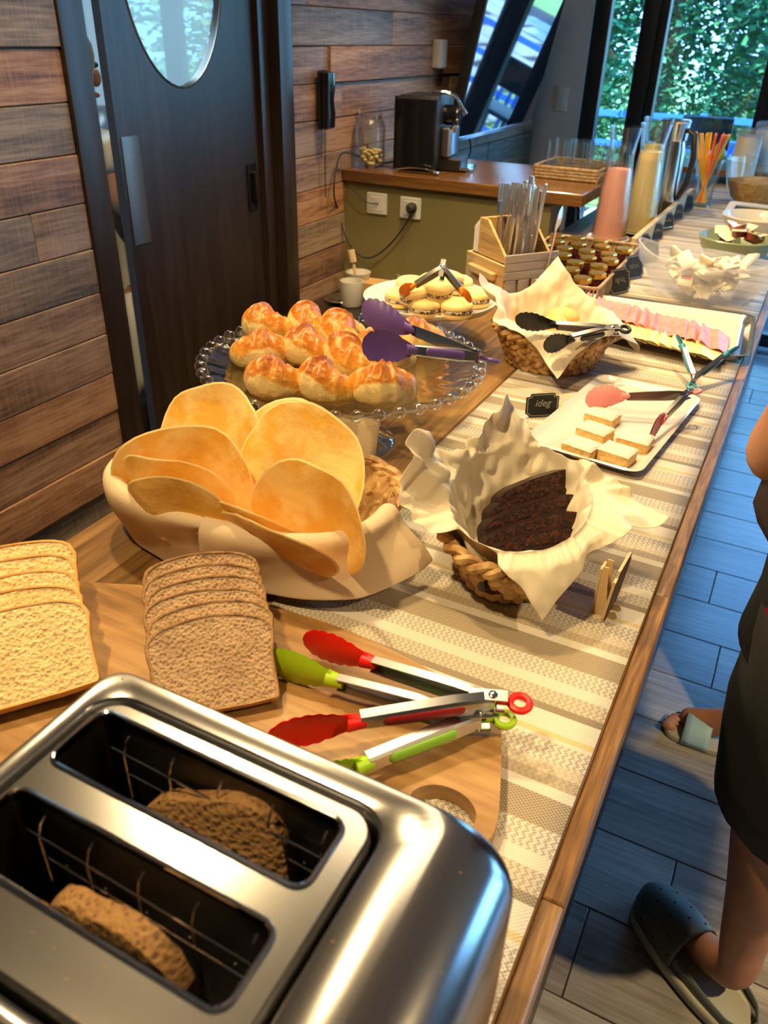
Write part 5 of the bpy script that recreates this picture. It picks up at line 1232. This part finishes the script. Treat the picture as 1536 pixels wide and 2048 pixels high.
p = PZ(682, 604, .666); tag(ob('steel_dish', B().lathe([(.01, 0), (.03, 0), (.06, .014), (.058, .016), (.03, .003), (.01, .003)], 24), 'steel', loc=(p.x, p.y, .666)), 'small steel dish left of the ribbed cup', 'dish')
# ------------------------------------------------------------------ people
def figure(name, verts, edges, m, parent, lv=2, smooth_=True):
    me = bpy.data.meshes.new(name); me.from_pydata([v[0] for v in verts], edges, []); o = bpy.data.objects.new(name, me); S.collection.objects.link(o); o.parent = parent
    sk = o.modifiers.new('skin', 'SKIN'); sk.use_smooth_shade = True
    for i, v in enumerate(verts):
        r = v[1]; me.skin_vertices[0].data[i].radius = (r, r) if isinstance(r, (int, float)) else r
        me.skin_vertices[0].data[i].use_root = i == 0
    sub(o, lv); me.materials.append(MATS[m]); return o
def chain(pts): return [(p, r) for p, r in pts]
def person(name_lab, P, body_m, top_m, low_m, long_low=.0, hair_m='hair', face=0.0, arms=None, feet=None, extra=None, sc=1.0, hairlen=.16, sleeve=.5):
    """P: hip centre (x, y); face: heading of the figure; arms: two (elbow, wrist) pairs in world coords; feet: two (ankle, toe)"""
    F = Vector((cos(face), sin(face), 0)); L = Vector((-sin(face), cos(face), 0)); O = Vector((P[0], P[1], 0))
    th = thing('person', name_lab, 'person', (P[0], P[1], 0))
    def W(f, l, z): return (O+F*f+L*l)*1-Vector((P[0], P[1], 0))+Vector((0, 0, z*sc))
    V = [(W(0, 0, .95), .155), (W(.0, 0, 1.10), .135), (W(.0, 0, 1.30), .150), (W(-.01, 0, 1.44), .085), (W(0, 0, 1.50), .055), (W(.02, 0, 1.56), .062), (W(.015, 0, 1.63), .092), (W(.01, 0, 1.71), .085)]
    E = [(i, i+1) for i in range(7)]
    loc = Vector((P[0], P[1], 0)); shs = []
    for s, (el, wr) in zip((1, -1), arms):
        k = len(V); sh = W(0, .185*s, 1.41); el = Vector(el)-loc; wr = Vector(wr)-loc; hd = (wr-el).normalized()
        V += [(sh, .056), ((sh+el)/2, .048), (el, .047), ((el+wr)/2, .042), (wr, .024), (wr+hd*.05, (.036, .018))]
        E += [(2, k), (k, k+1), (k+1, k+2), (k+2, k+3), (k+3, k+4), (k+4, k+5)]
        shs.append((sh, el, wr, hd))
    for s, (an, toe) in zip((1, -1), feet):
        k = len(V); hp = W(0, .095*s, .90); an = Vector(an)-loc; toe = Vector(toe)-loc; kn = (hp+an)/2+F*.03
        heel = an+Vector((0, 0, -.045))-(toe-an).normalized()*.035; ball = toe*.7+an*.3; ball.z = .035
        V += [(hp, .095), ((hp+kn)/2, .078), (kn, .056), (kn*.6+an*.4-F*.015, .056), (an*.75+kn*.25, .040), (an, .036), (ball, (.040, .024)), (Vector((toe.x, toe.y, .025)), (.036, .015))]
        E += [(0, k)]+[(k+i, k+i+1) for i in range(7)]
    figure('body', V, E, body_m, th)
    # face
    fc = W(.015, 0, 1.645); hm = Matrix((F, L, Vector((0, 0, 1)))).transposed().to_4x4(); hm.translation = fc
    ob('nose', B().ell((.108, 0, -.010), (.018, .014, .024), 10, 8, hm), body_m, th, smooth=80)
    for s in (-1, 1): ob('eye', B().ell((.085, .032*s, .022), (.010, .013, .008), 10, 8, hm), 'eye', th, smooth=80); ob('ear', B().ell((-.005, .092*s, .0), (.018, .009, .030), 10, 8, hm), body_m, th, smooth=80)
    ob('mouth', B().ell((.094, 0, -.052), (.010, .026, .008), 10, 6, hm), 'lip', th, smooth=80)
    b = B(); b.ell((-.018, 0, .045), (.108, .100, .098), 18, 12, hm); b.ell((-.055, 0, -.02), (.07, .09, hairlen*.7), 14, 10, hm); ob('hair', b, hair_m, th, smooth=80)
    # fingers
    for sh, el, wr, hd in shs:
        sd = hd.cross(Vector((0, 0, 1))).normalized(); up = sd.cross(hd)
        base_ = wr+hd*.085; FV = []; FE = []
        for i, (o_, ln) in enumerate(((-.028, .062), (-.009, .072), (.010, .068), (.027, .054))):
            k = len(FV); a = base_+sd*o_-hd*.03
            FV += [(a, .0095), (a+hd*ln*.6, .0088), (a+hd*ln*.95-up*.014, .008), (a+hd*ln*1.15-up*.034, .0072)]; FE += [(k, k+1), (k+1, k+2), (k+2, k+3)]
            figure('finger', FV[k:], [(0, 1), (1, 2), (2, 3)], body_m, th, 1)
        a = wr+hd*.02-sd*.022; figure('thumb', [(a, .012), (a+hd*.03-sd*.022, .0105), (a+hd*.055-sd*.028-up*.01, .0085)], [(0, 1), (1, 2)], body_m, th, 1)
    # clothes: top with sleeves, lower garment
    TV = [(W(0, .045, .90), .225), (W(0, .02, 1.03), .195), (W(0, 0, 1.18), .160), (W(0, 0, 1.33), .170), (W(-.01, 0, 1.44), .100)]; TE = [(0, 1), (1, 2), (2, 3), (3, 4)]
    for sh, el, wr, hd in shs:
        k = len(TV); TV += [(sh, .092), (sh*(1-sleeve)+el*sleeve, .074)]; TE += [(3, k), (k, k+1)]
    figure('shirt', TV, TE, top_m, th)
    b = B()
    def ring(c, rx, ry, z, n=48, wv=0): return [tuple(c+F*rx*cos(2*pi*i/n)*(1+wv*sin(i*1.7))+L*ry*sin(2*pi*i/n)*(1+wv*sin(i*2.1))+Vector((0, 0, z))) for i in range(n)]
    Z0 = Vector((0, 0, 0))
    if long_low > .0:
        b.loft([ring(Z0, .165, .185, .98*sc), ring(Z0, .19, .205, .86*sc), ring(Z0, .205, .22, .70*sc, wv=.02), ring(Z0, .20, .215, long_low, wv=.03)], c1=False); o = ob('skirt', b, low_m, th, smooth=80); solid(o, .004)
    else:
        b.loft([ring(Z0, .165, .180, 1.0*sc), ring(Z0, .155, .185, .88*sc), ring(Z0, .165, .19, .80*sc)], c0=False, c1=False); o = ob('shorts', b, low_m, th, smooth=80); solid(o, .004)
        for s, (an, toe) in zip((1, -1), feet):
            an = Vector(an)-loc; hp = W(0, .098*s, 0); c2 = Vector((hp.x*.35+an.x*.65+.015, hp.y*.35+an.y*.65, 0))
            lb = B().loft([ring(hp, .100, .095, .88*sc), ring(hp*.8+c2*.2, .118, .105, .72*sc, wv=.01), ring(hp*.25+c2*.75, .142, .122, -long_low+.12, wv=.01), ring(c2, .138, .120, -long_low, wv=.012)], c0=False, c1=False); o = ob('shorts_leg', lb, low_m, th, smooth=80); solid(o, .004)
    return th, loc
def clog(lab, toe, heel, mirror=False):
    toe, heel = Vector(toe), Vector(heel); d = (toe-heel); L = d.length; m = Matrix((d.normalized(), Vector((-d.y, d.x, 0)).normalized(), Vector((0, 0, 1)))).transposed().to_4x4(); m.translation = heel
    sg = -1 if mirror else 1
    th = thing('clog_shoe', lab, 'shoe', mw=m)
    def wd(f): return (.032+.020*sin(pi*min(1, f*1.02))**.8+.012*max(0, f-.45)*2)*sqrt(max(.0, 1-max(0, (f-.82)/.18)**2.4))*sqrt(max(0, 1-max(0, (.10-f)/.10)**2))
    def out(z, g=0): return [(f*L, (wd(f)+g)*1+.004*sg*sin(pi*f)*(1), z) for f in [i/28 for i in range(29)]]+[(f*L, -(wd(f)+g)+.006*sg*sin(pi*f), z) for f in [1-i/28 for i in range(1, 28)]]
    ob('sole', B().loft([out(0, -.004), out(.004, .003), out(.016, .005), out(.026, .003), out(.029, -.001)]), 'clog_sole', th, smooth=50)
    rows = []
    N = 22
    for i in range(N+1):
        f = .50+.49*i/N; h = .026+.052*(1-((f-.50)/.50)**2.2)**.6*(1-.15*(f-.5)); w_ = wd(f)*.99
        rows.append([(f*L, w_*cos(pi*j/14)+.003*sg*sin(pi*f), .026+(h-.0)*sin(pi*j/14)**.8*1.0) for j in range(15)])
    o = ob('upper', B().grid(rows), 'clog_grey', th, smooth=80); solid(o, .003)
    b = B()
    for i in range(6):
        for j in range(7):
            ii = 2+i*3; jj = 1+j*2; 
            if (i+j) % 2: continue
            q = rows[ii][jj]; n_ = Vector((0, q[1], (q[2]-.026))).normalized(); b.lathe([(.0022, 0), (.0022, .0008)], 8, frame(Vector(q)+n_*.0014, Vector((1, 0, 0)), n_))
    tag(ob('vent_hole', b, 'hole_black', th), None, None, kind='stuff')
    rows = []
    for i in range(N+1):
        f = .52*(1-i/N)+.0; rows.append((f, wd(max(f, .012))))
    side = [(f*L, w_, 0) for f, w_ in rows]+[(f*L, -w_, 0) for f, w_ in reversed(rows)]
    hts = [.050+.018*(abs(2*i/(len(side)-1)-1)) for i in range(len(side))]
    o = ob('heel_wall', B().grid([[(x*1.0, y*.97, .026) for (x, y, z) in side], [(x, y*.92, h*.9) for (x, y, z), h in zip(side, hts)]]), 'clog_grey', th, smooth=80); solid(o, .003)
    return th
# the guest in black, right foot in a clog
hip = (.235, 1.02)
an1 = (.226, .975, .10); toe1 = (.075, 1.105, .03)
person('person in a black shirt and black shorts standing at the counter, elbow bent', hip, 'skin', 'black_shirt', 'black_cloth', long_low=-.53, face=radians(139), feet=[(an1, toe1), ((.40, 1.13, .10), (.31, 1.25, .03))],
       arms=[((.040, 1.0, 1.040), (.105, 1.23, 1.13)), ((.47, 1.16, 1.12), (.40, 1.20, .95))], sc=1.0, hairlen=.10)
clog('grey-green perforated clog pointing at the counter, the nearer foot at lower right', tuple(PZ(1283, 1800, 0)), (.268, .935, 0))
clog('grey-green perforated clog further right, out of reach of the counter', (.315, 1.235, 0), (.445, 1.06, 0), True)
tag(ob('red_bag', B().ell((0, 0, 0), (.045, .045, .065), 18, 12), 'red_cloth', loc=(.118, .935, .862)), 'dark red pouch held beside the person in black', 'pouch')
# second guest behind, one sandal in view
hip2 = (.40, 1.72)
person('person in a dark skirt mostly hidden behind the one in black', hip2, 'skin', 'black_shirt', 'black_cloth', long_low=.45, face=radians(175), feet=[((.175, 1.625, .095), (.03, 1.64, .02)), ((.36, 1.86, .095), (.23, 1.92, .02))],
       arms=[((.54, 1.52, 1.10), (.62, 1.46, .95)), ((.56, 1.88, 1.10), (.60, 1.92, .95))], sc=.95)
def sandal(lab, toe, heel):
    toe, heel = Vector(toe), Vector(heel); d = toe-heel; L = d.length; m = Matrix((d.normalized(), Vector((-d.y, d.x, 0)).normalized(), Vector((0, 0, 1)))).transposed().to_4x4(); m.translation = heel
    th = thing('slide_sandal', lab, 'sandal', mw=m)
    def wd(f): return (.030+.016*sin(pi*f)**.8+.008*f)*sqrt(max(0, 1-max(0, (f-.85)/.15)**2.2))*sqrt(max(0, 1-max(0, (.12-f)/.12)**2))
    def out(z, g): return [(f*L, wd(f)+g, z) for f in [i/24 for i in range(25)]]+[(f*L, -wd(f)-g, z) for f in [1-i/24 for i in range(1, 24)]]
    ob('sole', B().loft([out(0, -.002), out(.004, .002), out(.016, .002), out(.019, -.001)]), 'sandal_sole', th)
    o = ob('strap', B().grid([[(x*L, (wd(.62)+.004)*cos(pi*j/12)*(1), .010+.052*sin(pi*j/12)*(1-.15*(x-.5))) for j in range(13)] for x in (.46, .52, .60, .68, .76)]), 'blue_strap', th, smooth=80); solid(o, .003)
    b = B()
    for i, (yy, r, bk) in enumerate(((.026, .0115, 0), (.010, .0085, .004), (-.004, .008, .010), (-.017, .0075, .018), (-.029, .007, .028))): b.ell((L*.93-bk, yy, .026), (.017, r, r*.95), 10, 7)
    for i, (yy, r, bk) in enumerate(((.026, .0115, 0), (.010, .0085, .004), (-.004, .008, .010), (-.017, .0075, .018), (-.029, .007, .028))):
        ob('toe', B().ell((L*.93-bk, yy, .026), (.019, r, r*.95), 10, 7), 'skin', th, smooth=80)
    return th
sandal('slide sandal with a pale blue strap, toes pointing at the counter', tuple(PZ(1325, 1448, 0)), (.205, 1.628, 0))
sandal('slide sandal with a pale blue strap on the hidden farther foot', (.22, 1.925, 0), (.40, 1.845, 0))
# cook seen through the slit beside the door
pk = PX(186, 165, -1.86)
person('person with light hair in the kitchen, glimpsed through the door gap', (-1.86, pk.y-.125), 'skin_shade', 'apron', 'apron', long_low=.5, face=radians(84), feet=[((-1.96, pk.y-.14, .09), (-1.95, pk.y, .02)), ((-1.77, pk.y-.14, .09), (-1.76, pk.y, .02))],
       arms=[((-2.12, pk.y-.14, 1.08), (-2.08, pk.y+.08, 1.02)), ((-1.66, pk.y-.16, 1.08), (-1.68, pk.y+.02, .98))], sc=.83, hairlen=.26)
# kitchen furniture behind the oval pane
kt = thing('kitchen_counter', 'pale kitchen worktop seen through the oval door window', 'worktop', (-3.1, 2.2, 0)); ob('cabinet', B().box(-.38, .25, -1.2, 1.2, 0, .86, bv=.004), 'kitchen_white', kt); ob('top', B().box(-.39, .28, -1.22, 1.22, .86, .90, bv=.003), 'steel', kt)
kg = thing('kettle', 'dark rounded kettle beyond the oval door window', 'kettle', (-2.98, 3.0, .90)); ob('body', B().lathe([(.09, 0), (.10, .02), (.10, .16), (.07, .24), (.03, .26)], 24), 'machine_grey', kg, smooth=50); ob('handle', B().tube([(0, -.09, .20), (0, -.14, .18), (0, -.14, .08), (0, -.10, .05)], .010, 8), 'black_plastic', kg)
# ------------------------------------------------------------------ terrace furniture and trees
def metal_chair(lab, x, y, rz, m='steel'):
    th = thing('metal_chair', lab, 'chair', (x, y, 0), rz)
    for sx in (-.19, .19):
        ob('leg', B().tube([(sx, -.19, 0), (sx*.95, -.18, .44)], .012, 8), m, th)
        ob('leg', B().tube([(sx, .21, 0), (sx*.95, .18, .44), (sx*.85, .22, .80)], .012, 8), m, th)
    ob('seat', B().box(-.20, .20, -.20, .20, .435, .455, bv=.008), m, th)
    ob('back_frame', B().tube(smooth([Vector((-.165, .22, .62)), Vector((-.15, .235, .82)), Vector((0, .24, .86)), Vector((.15, .235, .82)), Vector((.165, .22, .62))]), .012, 8), m, th)
    for k in (-.07, 0, .07): ob('back_slat', B().box(k-.018, k+.018, .215, .222, .45, .84), m, th)
    return th
metal_chair('pale metal chair between the ledge and the television wall', -1.20, 4.05, radians(200))
metal_chair('blue metal chair on the terrace beyond the window', -.55, 6.4, radians(20), 'blue_paint')
metal_chair('blue metal chair further right on the terrace', .25, 7.0, radians(-30), 'blue_paint')
def stool(lab, x, y):
    th = thing('bar_stool', lab, 'stool', (x, y, 0))
    for a in range(4): ob('leg', B().tube([(.20*cos(a*pi/2+.78), .20*sin(a*pi/2+.78), 0), (.13*cos(a*pi/2+.78), .13*sin(a*pi/2+.78), .74)], .013, 8), 'black_frame', th)
    ob('footrest', B().tube([(.18*cos(a*pi/2+.78), .18*sin(a*pi/2+.78), .26) for a in range(4)], .009, 6, closed=True), 'black_frame', th)
    ob('seat', B().box(-.17, .17, -.17, .17, .74, .77, bv=.01), 'black_frame', th); ob('backrest', B().box(-.16, .16, .15, .17, .86, 1.06, bv=.008).box(-.15, -.13, .15, .17, .75, .9).box(.13, .15, .15, .17, .75, .9), 'black_frame', th)
stool('black bar stool on the terrace mirrored in the television', -.75, 5.9)
fe = thing('railing', 'low blue railing at the terrace edge', 'railing', (0, 8.3, 0))
for z in (.35, .60, .85): ob('rail', B().box(-3.5, 5, -.02, .02, z, z+.05), 'blue_paint', fe)
for i in range(8): ob('post', B().box(-3.5+i*1.2, -3.44+i*1.2, -.03, .03, -.03, .92), 'blue_paint', fe)
def tree(lab, x, y, h, r, n, col, seed, trunk=.12, cone=True, leaf=.10):
    th = thing('tree', lab, 'tree', (x, y, -.05)); rt = random.Random(seed)
    b = B().tube([(0, 0, 0), (.03, .02, h*.4), (0, 0, h*.9)], [trunk, trunk*.7, trunk*.2], 8)
    ob('trunk', b, 'bark', th)
    vs = []; fs = []
    for i in range(n):
        f = rt.random()**.8; z = h*(.06+.94*f); R = r*((1-f*.85) if cone else (sin(pi*min(1, .12+f*.85))**.6)); a = rt.uniform(0, 2*pi)
        cl = 1+.22*sin(a*5+z*2.6)+.16*sin(a*11+z*5); q = R*cl*(1-.45*rt.random()**2)
        c = Vector((q*cos(a), q*sin(a), z-.12*q)); d = Vector((cos(a)+rt.uniform(-.7, .7), sin(a)+rt.uniform(-.7, .7), rt.uniform(-.6, .5))).normalized(); s_ = leaf*rt.uniform(.5, 1.3)
        u = d.cross(Vector((rt.uniform(-1, 1), rt.uniform(-1, 1), 1))).normalized()*s_*.32; k = len(vs)
        vs += [tuple(c-u*.6), tuple(c+d*s_*.5-u), tuple(c+d*s_), tuple(c+d*s_*.5+u)]; fs.append((k, k+1, k+2, k+3))
    bb = B(); bb.v = vs; bb.f = fs; me = bpy.data.meshes.new('foliage'); me.from_pydata(vs, [], fs); me.materials.append(MATS[col])
    o = bpy.data.objects.new('foliage', me); S.collection.objects.link(o); o.parent = th; o['kind'] = 'stuff'
    return th
tree('dense teal-green conifer filling the left window pane', -4.2, 10.9, 6.5, 1.5, 42000, 'leaf_teal', 1)
tree('tall dense conifer filling the middle window pane', -1.80, 10.0, 6.8, 1.40, 70000, 'leaf_teal', 2)
tree('pale broadleaf tree against the bright sky at the right pane', .4, 15.5, 5.0, 1.2, 12000, 'leaf_light', 3, cone=False, leaf=.10)
tree('yellow-green shrub below the pale tree', -.62, 11.6, 1.6, .55, 8000, 'leaf_light', 4, cone=False, leaf=.07)
tree('far left conifer behind the pier', -7.2, 14.0, 7.5, 1.2, 12000, 'leaf_teal', 5, leaf=.14)
tree('round tree beyond the right-hand windows', 4.6, 11.5, 5.0, 2.2, 8000, 'leaf_light', 6, cone=False, leaf=.18)
tree('bushy tree seen through the side windows', 8.8, 3.0, 4.5, 2.0, 8000, 'leaf_light', 7, cone=False, leaf=.18)
